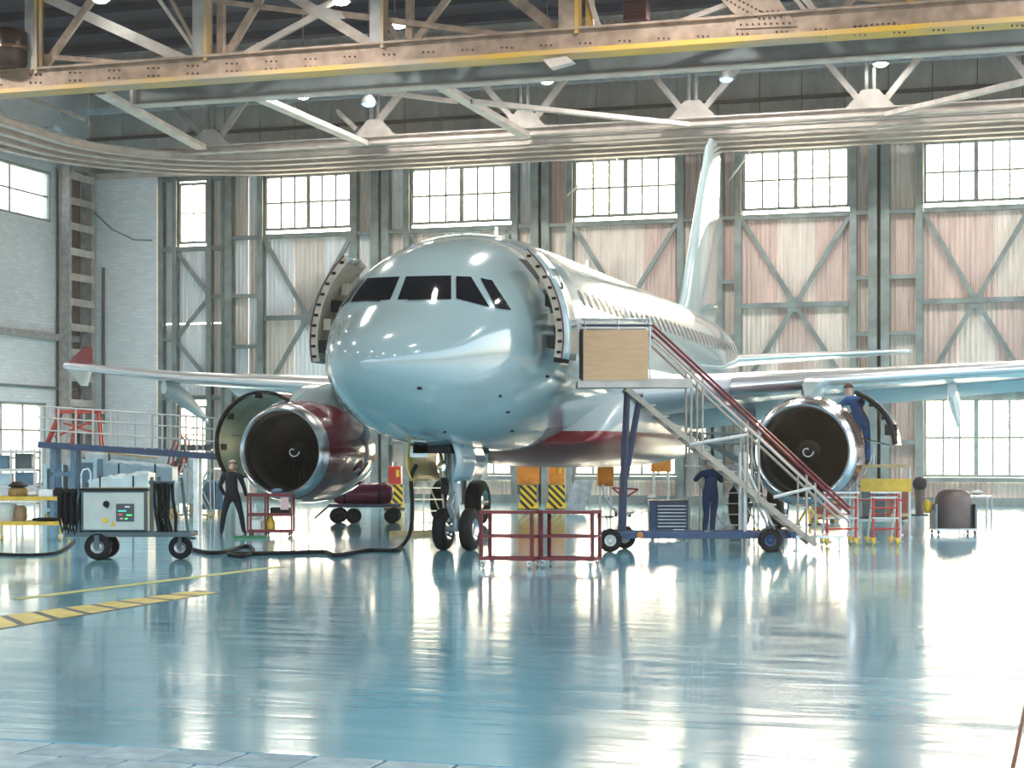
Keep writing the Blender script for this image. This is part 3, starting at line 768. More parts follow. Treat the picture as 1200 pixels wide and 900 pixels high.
# doors standing open in front of their doorways
def arc(X, z0, z1, off, n=14, sgn=1):
    zt, zb, hw, zc = sec(5.2); out = []
    for i in range(n + 1):
        z = lerp(z0, z1, i / n)
        if z >= zc: s = (z - zc) / (zt - zc)
        else: s = (z - zc) / (zc - zb)
        c = math.sqrt(max(0, 1 - s * s)); nr = Vector((c / hw, 0, s / 2.0)).normalized()
        p = Vector((hw * c, X, z)) + nr * off; p.x += 0.42; out.append(Vector((sgn * p.x, p.y, p.z)))
    return out
def cabin_door(sgn):
    z0, z1, x0, x1 = 3.46, 5.40, 3.52, 4.40
    skin = MB().loft([[a, b] for a, b in zip(arc(x0, z0, z1, 0.0, sgn=sgn), arc(x1, z0, z1, 0.0, sgn=sgn))], closed=False)
    d = skin.build('cabin_door', M_SKIN, plane, smooth=True)
    sm = d.modifiers.new('thick', 'SOLIDIFY'); sm.thickness = 0.02; sm.offset = 0
    rim = MB()
    o, i_ = arc(x0, z0, z1, -0.005, sgn=sgn), arc(x0, z0, z1, -0.15, sgn=sgn)
    o2, i2 = arc(x0 + 0.05, z0, z1, -0.005, sgn=sgn), arc(x0 + 0.05, z0, z1, -0.15, sgn=sgn)
    rim.loft([[a, b, c, e] for a, b, c, e in zip(o, i_, i2, o2)])
    o, i_ = arc(x1 - 0.05, z0, z1, -0.005, sgn=sgn), arc(x1 - 0.05, z0, z1, -0.15, sgn=sgn)
    o2, i2 = arc(x1, z0, z1, -0.005, sgn=sgn), arc(x1, z0, z1, -0.15, sgn=sgn)
    rim.loft([[a, b, c, e] for a, b, c, e in zip(o, i_, i2, o2)])
    rim.build('door_rim', M_CREAM, d, smooth=True)
    e0, e1 = arc(x0 - 0.012, z0, z1, 0.006, sgn=sgn), arc(x0 - 0.012, z0, z1, -0.02, sgn=sgn)
    MB().loft([[a, b, b + Vector((0, .02, 0)), a + Vector((0, .02, 0))] for a, b in zip(e0, e1)]).build('door_seal', mat('seal_red', (0.13, 0.02, 0.03), 0.5), d)
    inner = MB().loft([[a, b] for a, b in zip(arc(x0 + .05, z0 + .05, z1 - .05, -0.14, sgn=sgn), arc(x1 - .05, z0 + .05, z1 - .05, -0.14, sgn=sgn))], closed=False)
    inner.build('door_lining', M_CREAM, d, smooth=True)
    ps, qs = arc(x0 - 0.01, z0 + .1, z1 - .08, -0.07, 9, sgn), arc(x0 - 0.01, z0 + .1, z1 - .08, -0.10, 9, sgn)
    for k in range(10):
        MB().box(ps[k], (0.07, 0.04, 0.045)).build('latch_fitting', M_BLACK, d)
    for k, z in enumerate((3.75, 4.2, 4.6, 4.95)):
        p = arc(3.7 + 0.12 * k, z, z + .01, -0.24, 1, sgn)[0]
        MB().box(p, (0.16, 0.34 - 0.05 * k, 0.22), ).build('door_mechanism', M_CREAM if k % 2 else M_DARK, d, bevel=0.02)
    p = arc(4.0, 4.72, 4.73, 0.01, 1, sgn)[0]
    MB().box(p, (0.012, 0.16, 0.22)).build('door_window', M_CGLASS, d, bevel=0.004)
    a = surf(4.62, 0.12, 0.0); a.x *= sgn; b = arc(4.3, 4.2, 4.3, -0.12, 1, sgn)[0]
    for dz in (0, 0.25): MB().bar(a + Vector((0, 0, dz)), b + Vector((0, 0, dz)), 0.07, 0.1).build('hinge_arm', M_DARK, d)
    # dark patch on the skin, painted for the shade inside the open door hole
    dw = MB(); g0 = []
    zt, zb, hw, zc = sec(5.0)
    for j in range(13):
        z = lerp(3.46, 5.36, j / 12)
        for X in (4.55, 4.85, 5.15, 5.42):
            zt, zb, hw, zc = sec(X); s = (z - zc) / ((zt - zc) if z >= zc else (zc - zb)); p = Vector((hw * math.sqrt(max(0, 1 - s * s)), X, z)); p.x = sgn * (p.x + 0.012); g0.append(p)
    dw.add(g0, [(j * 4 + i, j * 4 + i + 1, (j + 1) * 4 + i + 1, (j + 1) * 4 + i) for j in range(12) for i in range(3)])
    dw.build('doorway_shade', M_DARK, plane, smooth=True)
cabin_door(1); cabin_door(-1)
# crown antennas and drain mast
MB().prism([(0, 6.9, 5.93), (0, 7.25, 5.93), (0, 7.2, 6.3), (0, 7.08, 6.3)], (0.03, 0, 0)).build('antenna', M_WHITE, plane)
MB().prism([(0, 13.9, 5.95), (0, 14.3, 5.95), (0, 14.3, 6.4), (0, 14.15, 6.4)], (0.03, 0, 0)).build('antenna', M_WHITE, plane)
# belly fairing
fx = [7.5, 8.0, 8.7, 9.6, 11, 13, 15.5, 17.5, 19, 20.5]
fh = spline(fx, [1.75, 1.97, 2.06, 2.14, 2.2, 2.22, 2.2, 2.1, 1.95, 1.6]); fb = spline(fx, [1.98, 1.80, 1.66, 1.56, 1.50, 1.48, 1.48, 1.55, 1.7, 2.0]); ft = spline(fx, [2.1, 2.5, 2.95, 3.3, 3.4, 3.4, 3.3, 3.1, 2.9, 2.5])
rr = []
for k in range(40):
    X = 7.5 + 13 * k / 39; w, zb, zt = fh(X), fb(X), ft(X); ring = []
    for i in range(48):
        t = 2 * math.pi * i / 48; c, s = math.cos(t), math.sin(t); e = 0.72
        ring.append((w * math.copysign(abs(c) ** e, c), X, (zt + zb) / 2 + (zt - zb) / 2 * math.copysign(abs(s) ** e, s)))
    rr.append(ring)
MB().loft(rr).build('belly_fairing', M_FAIR, plane, smooth=True, angle=60)

# wings
AF = []
for i in range(15): 
    t = 1 - math.cos(math.pi / 2 * i / 14); AF.append(t)
def thick(t): return 5 * (0.2969 * math.sqrt(t) - 0.126 * t - 0.3516 * t ** 2 + 0.2843 * t ** 3 - 0.1036 * t ** 4)
def airfoil(chord, tc, lo=0.0, hi=1.0, n=14, grow=0.0):
    up = []; dn = []
    for i in range(n + 1):
        t = lerp(lo, hi, 1 - math.cos(math.pi / 2 * i / n))
        y = thick(t) * tc * chord + grow
        up.append((t * chord, y * 1.1)); dn.append((t * chord, -y * 0.9))
    return up[::-1] + dn[1:] if lo == 0 else up[::-1] + dn
W = [(0.5, 9.3, 2.95, 6.9, .15), (1.95, 10.0, 3.02, 6.3, .145), (4.0, 11.1, 3.22, 5.1, .13), (6.4, 12.45, 3.43, 4.0, .12), (11.0, 14.95, 3.76, 2.9, .115), (16.3, 17.75, 4.30, 1.6, .11)]
def wing(sgn):
    r = []; rs = []; re = []
    for x, X, z, c, tc in W:
        r.append([Vector((sgn * x, X + a, z + b)) for a, b in airfoil(c, tc)])
        if x > 2.0: rs.append([Vector((sgn * x, X - 0.03 + a, z + b)) for a, b in airfoil(c, tc, 0, 0.16, 8, 0.012)])
    w = MB().loft(r).build('wing', M_WING, plane, smooth=True, angle=50)
    MB().loft(rs).build('leading_edge_slat', M_SLAT, w, smooth=True, angle=50)
    # drooped trailing flaps
    for i0, i1, nm in ((1, 3, 'flap'), (3, 4, 'flap')):
        ff = []
        for x, X, z, c, tc in (W[i0], W[i1]):
            ff.append([Vector((sgn * x, X + c * 0.86 + a * 0.94, z - 0.12 + b - a * 0.35)) for a, b in airfoil(c * 0.24, 0.10)])
        MB().loft(ff).build(nm, M_WING, w, smooth=True, angle=50)
    for x, X0, z0, ln, dz in ((8.4, 14.6, 3.36, 2.9, 0.75), (12.0, 15.7, 3.68, 2.5, 0.85)):
        rings = []
        for k in range(13):
            t = k / 12; rad = 0.21 * math.sin(math.pi * min(1, t * 0.85 + 0.1)) ** 0.6 * (1 - 0.55 * t) + 0.015
            cz = z0 - dz * t ** 1.5 - 0.12; rings.append([Vector((sgn * x + 0.75 * rad * math.cos(2 * math.pi * q / 14), X0 + ln * t, cz + 1.5 * rad * math.sin(2 * math.pi * q / 14))) for q in range(14)])
        MB().loft(rings).build('flap_track_fairing', M_WING, w, smooth=True)
    x, X, z, c, tc = W[-1]
    MB().prism([(sgn * x, X + .1, z), (sgn * x, X + 1.6, z), (sgn * (x + .1), X + 1.75, z + 0.62), (sgn * (x + .1), X + 1.35, z + .62)], (sgn * .05, 0, 0)).build('wingtip_fence', M_RED, w)
    MB().prism([(sgn * x, X + .1, z), (sgn * x, X + 1.6, z), (sgn * (x + .1), X + 1.5, z - 0.52), (sgn * (x + .1), X + 1.15, z - .52)], (sgn * .05, 0, 0)).build('wingtip_fence', M_WING, w)
    return w
wing(1); wing(-1)
# tail
for sgn in (1, -1):
    r = [[Vector((sgn * x, X + a, z + b)) for a, b in airfoil(c, tc)] for x, X, z, c, tc in ((0.3, 28.0, 4.72, 3.6, .1), (6.2, 31.35, 5.12, 1.5, .09))]
    st = MB().loft(r).build('tailplane', M_WING, plane, smooth=True, angle=50)
    r = [[Vector((sgn * x, X - .02 + a, z + b)) for a, b in airfoil(c, tc, 0, .12, 8, .01)] for x, X, z, c, tc in ((0.8, 28.28, 4.75, 3.4, .1), (6.2, 31.35, 5.12, 1.5, .09))]
    MB().loft(r).build('leading_edge', M_SLAT, st, smooth=True, angle=50)
r = [[Vector((b * 1.0, X + a, z)) for a, b in airfoil(c, tc)] for z, X, c, tc in ((5.5, 23.8, 7.4, .075), (6.4, 25.4, 5.8, .085), (11.6, 29.2, 2.6, .085), (12.0, 29.8, 1.7, .06))]
fin = MB().loft(r).build('fin', M_SKIN, plane, smooth=True, angle=50)

# engines
EX, EYI, EZ = 5.755, 9.45, 1.84
def engine(sgn):
    ex = sgn * EX; o = (ex, EYI, EZ)
    outer = [(1.085, 0.30), (1.12, .55), (1.16, 1.0), (1.175, 1.5), (1.16, 2.1), (1.08, 2.8), (0.98, 3.25), (0.95, 3.25)]
    # inboard half of the cowl is closed; outboard half is swung open
    a0, a1 = (math.pi * 0.5, math.pi * 1.5) if sgn > 0 else (-math.pi * 0.5, math.pi * 0.5)
    b = MB().lathe(outer, o, 'Y', 40, a0, a1)
    e = b.build('engine', M_RED, plane, smooth=True, angle=50)
    sm = e.modifiers.new('thick', 'SOLIDIFY'); sm.thickness = 0.03; sm.offset = -1
    MB().lathe([(1.085, 0.31), (1.05, .17), (1.0, .05), (0.955, 0.0), (0.91, 0.03), (0.875, .14), (0.86, .34)], o, 'Y', 64).build('inlet_lip', M_LIP, e, smooth=True, angle=60)
    MB().lathe([(0.86, .34), (0.868, .7), (0.875, 1.15)], o, 'Y', 64).build('inlet_liner', M_LINER, e, smooth=True)
    MB().lathe([(1.085, .31), (1.12, .6), (1.14, .72), (0.97, .74), (0.98, 2.0), (1.0, 2.0), (1.0, 2.1), (0.9, 2.15), (0.62, 2.7), (0.6, 3.2)], o, 'Y', 48).build('fan_case', mat('fan_case_metal', (0.16, 0.15, 0.14), 0.4, 0.7, var=0.4, scale=6), e, smooth=True, angle=30)
    MB().lathe([(1.09, .30), (1.125, .58), (1.15, .74)], o, 'Y', 48).build('inlet_cowl', M_RED, e, smooth=True)
    MB().disc((ex, EYI + 1.25, EZ), 0.88, 'Y', 48).build('fan_backing', M_DARK, e)
    MB().lathe([(0.60, 3.0), (0.62, 3.3), (0.45, 4.2), (0.42, 4.2), (0.2, 4.5), (0.02, 4.7)], o, 'Y', 32).build('exhaust_nozzle', mat('exhaust_metal', (0.30, 0.26, 0.22), 0.35, 0.9), e, smooth=True, angle=35)
    bl = MB(); rings = []
    for k in range(5):
        r = lerp(0.24, 0.865, k / 4); tw = lerp(0.55, 1.1, k / 4); ch = lerp(0.17, 0.23, k / 4)
        dx, dy = math.sin(tw) * ch / 2, math.cos(tw) * ch / 2; th_ = 0.012
        rings.append([Vector((-dx, -dy, r)), Vector((th_, 0, r)), Vector((dx, dy, r)), Vector((-th_, 0, r))])
    bl.loft(rings); bm_ = bl.mesh('fan_blade', M_FAN, smooth=True)
    for k in range(30):
        q = link('fan_blade', bm_, e, loc=(ex, EYI + 1.08, EZ)); q.rotation_euler = (0, 2 * math.pi * k / 30, 0)
    MB().lathe([(0.0, .68), (0.06, .70), (0.14, .80), (0.22, .95), (0.255, 1.1)], o, 'Y', 24).build('spinner', M_DARK, e, smooth=True)
    pts = []
    for k in range(15):
        t = k / 14; ang = 5.4 * t + 0.9; rr_ = lerp(0.05, 0.125, t); pts.append((ex + rr_ * math.cos(ang), EYI + lerp(.695, .775, t) - 0.004, EZ + rr_ * math.sin(ang)))
    MB().path(pts, 0.016, 6).build('spinner_swirl', M_WHITE, e)
    # pylon
    px = []
    for X, zt, zb, w in ((10.1, 3.0, 2.95, .06), (10.6, 3.24, 2.85, .2), (11.6, 3.42, 2.7, .26), (13.2, 3.45, 2.5, .26), (15.5, 3.3, 2.9, .12)):
        px.append([(ex - w, X, zb), (ex + w, X, zb), (ex + w * .8, X, zt), (ex - w * .8, X, zt)])
    MB().loft(px).build('pylon', M_SKIN, e, smooth=True, angle=50)
    # open cowl: hinged at the crown, swung outboard, green inside
    sw = math.radians(40 if sgn < 0 else 30) * sgn
    Rm = Matrix.Rotation(-sw, 4, 'Y'); hinge = Vector((ex + sgn * .12, 0, EZ + 1.17))
    def shell(rad, y0, y1, n=22):
        rr2 = []
        for k in range(n + 1):
            t = math.radians(lerp(84 if sgn < 0 else 42, -82 if sgn < 0 else -28, k / n)); row = []
            for q in range(5):
                s = q / 4; rad_ = rad * (1 - 0.05 * (2 * s - 0.9) ** 2)
                p = Vector((ex + sgn * rad_ * math.cos(t), lerp(y0, y1, s), EZ + rad_ * math.sin(t))); p = Rm @ (p - hinge) + hinge
                row.append(p)
            rr2.append(row)
        return MB().loft(rr2, closed=False)
    y0, y1 = EYI + 0.78, EYI + 2.5
    cw = shell(1.2, y0, y1).build('open_cowl', M_RED, e, smooth=True)
    shell(1.15, y0 + .01, y1 - .01).build('cowl_liner', M_GREEN, e, smooth=True)
    edge = []
    for k in range(23):
        t = math.radians(lerp(84 if sgn < 0 else 42, -82 if sgn < 0 else -28, k / 22)); p = Vector((ex + sgn * 1.165 * math.cos(t), y0 - .01, EZ + 1.165 * math.sin(t))); edge.append(Rm @ (p - hinge) + hinge)
    MB().path(edge, 0.035 if sgn < 0 else .055, 6).build('cowl_edge', M_BLACK, e)
    for k in (6, 12, 17):
        t = math.radians(lerp(84 if sgn < 0 else 42, -82 if sgn < 0 else -28, k / 22)); a = Rm @ (Vector((ex + sgn * 1.12 * math.cos(t), y0 + .25, EZ + 1.12 * math.sin(t))) - hinge) + hinge
        MB().box(a, ((0.1, 0.2, 0.14) if sgn < 0 or k < 15 else (.24, .3, .22))).build('cowl_fitting', M_BLACK, e)
    for k, (y_, t0) in enumerate(((.9, 40), (1.2, 10), (1.6, 35), (1.4, -20), (1.0, -35))):
        pts = [(ex + sgn * 1.0 * math.cos(math.radians(t0 - 18 * q)), EYI + y_ + .08 * q, EZ + 1.0 * math.sin(math.radians(t0 - 18 * q))) for q in range(6)]
        MB().path(pts, 0.035, 6).build('engine_pipe', M_LINER if k % 2 else M_GOLD, e)
    a = Rm @ (Vector((ex + sgn * 1.1 * math.cos(math.radians(-30)), EYI + 1.4, EZ + 1.1 * math.sin(math.radians(-30)))) - hinge) + hinge
    MB().tube(a, (ex + sgn * 0.95, EYI + 1.4, EZ + 0.3), 0.02, 6).build('cowl_stay', M_CHROME, e)
    if sgn > 0:
        b_ = Rm @ (Vector((ex + 1.16 * math.cos(math.radians(38)), EYI + 2.3, EZ + 1.16 * math.sin(math.radians(38)))) - hinge) + hinge
        MB().bar((ex + .1, EYI + 2.3, EZ + 1.15), b_, .08, .06).build('cowl_hinge_arm', M_STRUT, e)
    MB().box((ex + sgn * -.0, EYI + 1.4, EZ + 1.22), (0.34, .5, 0.12)).build('crown_latch', M_RED, e, bevel=0.03)
    return e
engine(1); engine(-1)

# nose gear
def wheel_meshes(r, w):
    ty = MB().lathe([(r * .55, -w / 2), (r * .82, -w / 2), (r * .95, -w * .38), (r, -w * .2), (r, w * .2), (r * .95, w * .38), (r * .82, w / 2), (r * .55, w / 2)], (0, 0, 0), 'X', 28).mesh('tyre', M_BLACK, smooth=True, angle=35)
    rm = MB().lathe([(0.0, -w * .30), (r * .2, -w * .34), (r * .42, -w * .22), (r * .56, -w * .46), (r * .56, w * .46), (r * .42, w * .22), (r * .2, w * .34), (0, w * .30)], (0, 0, 0), 'X', 24).mesh('wheel_rim', M_CHROME, smooth=True, angle=30)
    return ty, rm
GX = 4.75
ng = MB().tube((0, GX, 0.38), (0, GX - .25, 2.3), 0.075, 16).tube((0, GX - .05, 0.85), (0, GX - .25, 2.3), 0.11, 16).build('nose_gear', M_STRUT, plane, smooth=True)
ty, rm = wheel_meshes(0.39, 0.23)
for s in (-1, 1):
    for me in (ty, rm): link(me.name, me, ng, loc=(s * .26, GX, .39))
MB().tube((-.3, GX, .39), (.3, GX, .39), 0.05, 10).build('axle', M_STRUT, ng)
MB().bar((0, GX - .18, .62), (0, GX - .42, .85), .10, .05).bar((0, GX - .42, .85), (0, GX - .15, 1.1), .10, .05).build('torque_link', M_STRUT, ng)
MB().tube((0, GX - .12, 1.5), (0, GX + 1.1, 2.1), .05, 10).build('drag_strut', M_STRUT, ng)
for s in (-1, 1): MB().tube((s * .1, GX - .2, 1.25), (s * .28, GX - .25, 1.95), .03, 8).build('steering_cylinder', M_CHROME, ng)
MB().box((-.12, GX - .35, 1.2), (.1, .1, .3)).build('hydraulic_block', M_DARK, ng)
MB().lathe([(0.02, 0), (.09, .01), (.1, .08)], (-.18, GX - .36, 1.55), 'Y', 14).build('taxi_light', M_CHROME, ng)
for s in (-1, 1):
    dr = []
    for k in range(7):
        t = k / 6; dr.append([Vector((s * (.40 + .10 * math.sin(math.pi * t)), X, 1.98 - .68 * t + (0.06 if X < 3.6 else 0) * (1 - t))) for X in (3.35, 3.75, 4.3, 4.95)])
    q = MB().loft(dr, closed=False).build('nose_gear_door', M_GOLD if s < 0 else M_SKIN, plane, smooth=True)
    sm = q.modifiers.new('thick', 'SOLIDIFY'); sm.thickness = 0.03
    MB().prism([(s * .3, 5.0, 1.95), (s * .3, 5.6, 1.95), (s * .34, 5.5, 1.35), (s * .34, 5.1, 1.3)], (s * .03, 0, 0)).build('nose_gear_door', M_SKIN, plane)
MB().bb(-.36, .36, 3.4, 5.6, 1.80, 1.935).build('gear_bay', M_DARK, plane)
MB().box((-.25, 3.42, 1.83), (.34, .04, .2)).build('bay_placard', M_WHITE, plane)
# main gear
ty, rm = wheel_meshes(0.57, 0.40)
for s in (-1, 1):
    mg = MB().tube((s * 3.8, 16.1, .57), (s * 3.6, 16.0, 3.0), .13, 14).build('main_gear', M_STRUT, plane, smooth=True)
    for dx in (-.46, .46):
        for me in (ty, rm): link(me.name, me, mg, loc=(s * 3.8 + dx, 16.1, .57))
    MB().tube((s * 3.8 - .6, 16.1, .57), (s * 3.8 + .6, 16.1, .57), .07, 10).build('axle', M_STRUT, mg)
    MB().tube((s * 3.75, 16.05, 1.4), (s * 2.2, 16.0, 2.3), .07, 10).build('side_stay', M_STRUT, mg)
    MB().prism([(s * 4.15, 15.5, 2.9), (s * 4.15, 16.7, 2.9), (s * 4.15, 16.6, 1.3), (s * 4.15, 15.6, 1.2)], (s * .04, 0, 0)).build('leg_door', M_WING, mg)
# ------------------------------------------------------------------ shared helpers for the equipment
M_STAIR = mat('stair_tan', (.40, .33, .27), .45, .1, var=.12)
M_STEEL = mat('bare_steel', (0.45, 0.47, 0.48), 0.35, 0.7, var=0.15)
M_GALV = mat('white_tube', (0.62, 0.60, 0.57), 0.4, 0.1, var=0.06)
M_CARTRED = mat('cart_red', (0.17, 0.010, 0.016), 0.45, var=0.25, scale=6)
M_BRED = mat('bright_red', (0.50, 0.035, 0.02), 0.4, var=0.15)
M_BLUE = mat('frame_blue', (0.018, 0.05, 0.13), 0.45, var=0.2)
M_NAVY = mat('navy_paint', (0.010, 0.016, 0.06), 0.35, var=0.2)
M_TEAL = mat('cart_teal_grey', (0.06, 0.09, 0.10), 0.45, 0.2, var=0.15)
M_CREAMP = mat('panel_cream', (0.50, 0.52, 0.47), 0.4, var=0.06)
M_YELL = mat('safety_yellow', (0.75, 0.46, 0.04), 0.45, var=0.15)
M_ORNG = mat('housing_orange', (0.72, 0.22, 0.02), 0.5, var=0.2, scale=3)
M_WOOD = mat('plywood', (0.60, 0.37, 0.21), 0.6, var=0.07, scale=3, stretch=(1, 1, 6))
M_PLANK = mat('plank_tan', (0.55, 0.38, 0.18), 0.65, var=0.2, scale=5)
M_PLAST = mat('plastic_sheet', (0.55, 0.66, 0.70), 0.25, var=0.12, scale=3, bump=0.4, bscale=6)
M_PURPLE = mat('tank_maroon', (0.20, 0.02, 0.06), 0.3, var=0.1)
M_PAPER = mat('paper_pink', (0.75, 0.5, 0.48), 0.7)
M_CLOTHW = mat('white_rag', (0.75, 0.72, 0.66), 0.85, var=0.1)
M_BOXBLUE = mat('crate_blue', (0.10, 0.20, 0.30), 0.5, var=0.15)
M_LTBLUE = mat('wrap_pale_blue', (0.46, 0.60, 0.68), 0.35, var=0.15, scale=2)

def frame_at(u0, v0):
    p = floor_at(u0, v0); D = -p.x * SA + p.y * CA; s = F / D
    return p, s, (lambda u, v, y=0.0: Vector(((u - u0) / s, y, (v0 - v) / s)))
def caster(parent, x, y, top=0.12, r=0.05, m=None, rim=None, zb=0.0):
    f = MB()
    f.bar((x - 0.028, y, zb + r), (x - 0.028, y, zb + top), 0.008, 0.03, up=(0, 1, 0)).build
    c = MB().bb(x - 0.035, x + 0.035, y - 0.03, y + 0.03, zb + top - 0.02, zb + top)
    c.bb(x - 0.034, x - 0.026, y - 0.022, y + 0.022, zb + r - 0.01, zb + top); c.bb(x + 0.026, x + 0.034, y - 0.022, y + 0.022, zb + r - 0.01, zb + top)
    o = c.build('caster', M_STEEL, parent); o['kind'] = 'part'
    del o['kind']
    MB().lathe([(0.0, -0.02), (r * .6, -0.02), (r, -0.016), (r, 0.016), (r * .6, 0.02), (0.0, 0.02)], (x, y, zb + r), 'X', 14).build('caster_wheel', m or M_BLACK, o, smooth=True)
    return o
def wheel(parent, x, y, r, w, axis='Y', tyre=None, rim=None):
    t = MB().lathe([(r * .5, -w / 2), (r * .85, -w / 2), (r, -w * .3), (r, w * .3), (r * .85, w / 2), (r * .5, w / 2)], (x, y, r), axis, 24).build('wheel', tyre or M_BLACK, parent, smooth=True, angle=35)
    MB().lathe([(0, -w * .4), (r * .15, -w * .42), (r * .3, -w * .25), (r * .52, -w * .4), (r * .52, w * .4), (r * .3, w * .25), (r * .15, w * .42), (0, w * .4)], (x, y, r), axis, 18).build('wheel_hub', rim or M_STEEL, t, smooth=True, angle=30)
    return t
def tubes(parent, name, segs, r, m, n=8):
    for a, b in segs: MB().tube(a, b, r, n).build(name, m, parent)

# ------------------------------------------------------------------ ground power cart
p, s, L = frame_at(150, 655)
t = thing('ground_power_cart', 'wheeled ground power unit with a cream control panel, screen and coiled cables', 'power cart', p, A)
x0, x1 = L(100, 0).x, L(177, 0).x; zb, zt = L(0, 622).z, L(0, 574).z
body = MB().bb(x0, x1, -0.32, 0.34, zb, zt).build('cabinet', M_TEAL, t, bevel=0.02)
MB().bb(x0 + .05, x1 - .05, -0.345, -0.32, zb + .03, zt - .04).build('front_panel', M_CREAMP, t, bevel=0.01)
MB().bb(x0 - .03, x1 + .03, -0.36, 0.37, zt, zt + .035).build('cabinet_lid', M_DARK, t, bevel=0.008)
c = L(152, 600)
scr = MB().bb(c.x - .15, c.x + .15, -.36, -.345, c.z - .15, c.z + .15).build('screen', mat('screen_dark', (0.02, 0.03, 0.04), 0.2), t)
for i, (dx, dz, w, m) in enumerate(((.04, .10, .08, M_WHITE), (-.05, .03, .14, mat('led_teal', (0.02, .2, .18), .4, emit=(0.1, .7, .6), estr=.6)), (-.08, -.03, .06, mat('led_red', (.3, .02, .02), .4, emit=(.8, .1, .1), estr=.5)),
                                     (.07, -.04, .09, mat('led_green', (.02, .4, .05), .4, emit=(.1, .9, .2), estr=.8)), (-.06, -.10, .05, M_PAPER), (.02, -.10, .05, mat('led_green', (.02, .4, .05))))):
    MB().bb(c.x + dx - w / 2, c.x + dx + w / 2, -.365, -.36, c.z + dz - .012, c.z + dz + .012).build('screen_line', m, scr)
k = L(130, 590); MB().lathe([(0.055, 0), (0.05, -.03), (0, -.03)], (k.x, -.345, k.z), 'Y', 16).build('rotary_switch', M_BLACK, t, smooth=True)
MB().box((k.x + .03, -.385, k.z - .02), (.03, .03, .09)).build('switch_lever', M_BLACK, t)
k = L(129, 609); MB().lathe([(0.05, 0), (0.045, -.03), (0, -.035)], (k.x, -.345, k.z), 'Y', 16).build('push_button', M_YELL, t, smooth=True)
k = L(138, 613); MB().prism([(k.x - .05, -.35, k.z - .04), (k.x + .05, -.35, k.z - .04), (k.x, -.35, k.z + .05)], (0, -.004, 0)).build('warning_sign', M_YELL, t)
fx0, fx1 = L(82, 0).x, L(228, 0).x
for y in (-.3, .3): MB().bb(fx0, fx1, y - .04, y + .04, zb - .09, zb - .01).build('chassis_beam', M_TEAL, t)
for x in (fx0 + .04, x0, x1, fx1 - .04): MB().bb(x - .04, x + .04, -.3, .3, zb - .09, zb - .02).build('chassis_cross', M_TEAL, t)
for u, y in ((120, -.30), (120, .30)): wheel(t, L(u, 0).x, y, .225, .13)
wheel(t, L(212, 0).x, -.02, .2, .13)
k = L(212, 0).x; MB().bb(k - .09, k + .09, -.10, .06, .40, .44).bb(k - .03, k + .03, -.11, -.09, .18, .42).bb(k - .03, k + .03, .05, .07, .18, .42).build('wheel_fork', M_TEAL, t)
for u in (120,):
    k = L(u, 0).x; MB().bb(k - .04, k + .04, -.42, -.38, .2, .42).build('wheel_bracket', M_TEAL, t)
for y in (-.3, .3):
    k0, k1 = L(97, 0).x, L(182, 0).x
    MB().tube((k0, y, zb - .05), (k0, y, zt + .12), .03).build('corner_post', M_TEAL, t); MB().tube((k1, y, zb - .05), (k1, y, zt + .22), .03).build('corner_post', M_TEAL, t)
k0 = L(103, 0).x
MB().path([(k0 - .05, -.25, zt), (k0 - .05, -.25, zt + .26), (k0 - .02, -.25, zt + .34), (k0 + .06, -.25, zt + .36), (k0 + .11, -.25, zt + .3), (k0 + .11, -.25, zt)], .018, 6).build('cable_hook', M_STEEL, t, smooth=True)
h0, h1 = L(222, 632), L(213, 560)
MB().tube((h0.x, -.05, h0.z), (h1.x, -.05, h1.z), .025).build('tow_handle', M_TEAL, t)
MB().tube((h0.x - .12, -.05, h0.z + .02), (h0.x + .12, -.05, h0.z + .02), .02).build('tow_handle_foot', M_TEAL, t)
rg = random.Random(3)
for i in range(9):
    u = 79 + 2.4 * i; w = .06; k = L(u, 0).x; y = -.32 + .07 * (i % 3)
    MB().path([(k, y, zt + .02 - rg.uniform(0, .06)), (k - w, y - .02, zt - .1), (k - w * rg.uniform(.8, 1.2), y, zt - .45), (k, y - .02, zb - rg.uniform(-.02, .08)), (k + w, y, zt - .45), (k + w, y + .02, zt - .1), (k, y, zt + .02)], .026, 7).build('hose_loop', M_BLACK, t, smooth=True)
MB().tube((L(76, 0).x, -.25, zt - .03), (x0, -.25, zt - .03), .03).build('hose_arm', M_TEAL, t)
for i in range(8):
    u = 184 + 2.6 * i; k = L(u, 0).x; y = -.2 + .06 * (i % 4)
    MB().path([(k, y, zt + .12), (k + rg.uniform(-.05, .05), y, zt - .15), (k + rg.uniform(-.08, .08), y - .03, zt - .45), (k + rg.uniform(-.04, .1), y, zb - .02)], .028, 7).build('cable_bundle', M_BLACK if i % 3 else M_DARK, t, smooth=True)
MB().tube((x1, -.2, zt + .13), (L(206, 0).x, -.1, zt + .13), .03).build('cable_arm', M_TEAL, t)

# ------------------------------------------------------------------ cables on the floor
def cable(label, pts, r=.028, m=None, group=None, drop=None):
    w = []
    for u, v in pts: q = floor_at(u, v); w.append(Vector((q.x, q.y, r)))
    if drop: w += [Vector(d) for d in drop]
    sm = []
    for i in range(len(w) - 1):
        p0, p1, p2, p3 = w[max(i - 1, 0)], w[i], w[i + 1], w[min(i + 2, len(w) - 1)]
        for k in range(6):
            t_ = k / 6; sm.append(0.5 * ((2 * p1) + (p2 - p0) * t_ + (2 * p0 - 5 * p1 + 4 * p2 - p3) * t_ ** 2 + (3 * p1 - p0 - 3 * p2 + p3) * t_ ** 3))
    sm.append(w[-1])
    for q in sm: q.z = max(q.z, r)
    return tag(MB().path(sm, r, 8).build('floor_cable', m or M_BLACK, smooth=True), label, 'cable', group)
base = at_depth(483, 600, 31.5)
ux = lambda u, v, D: at_depth(u, v, D)
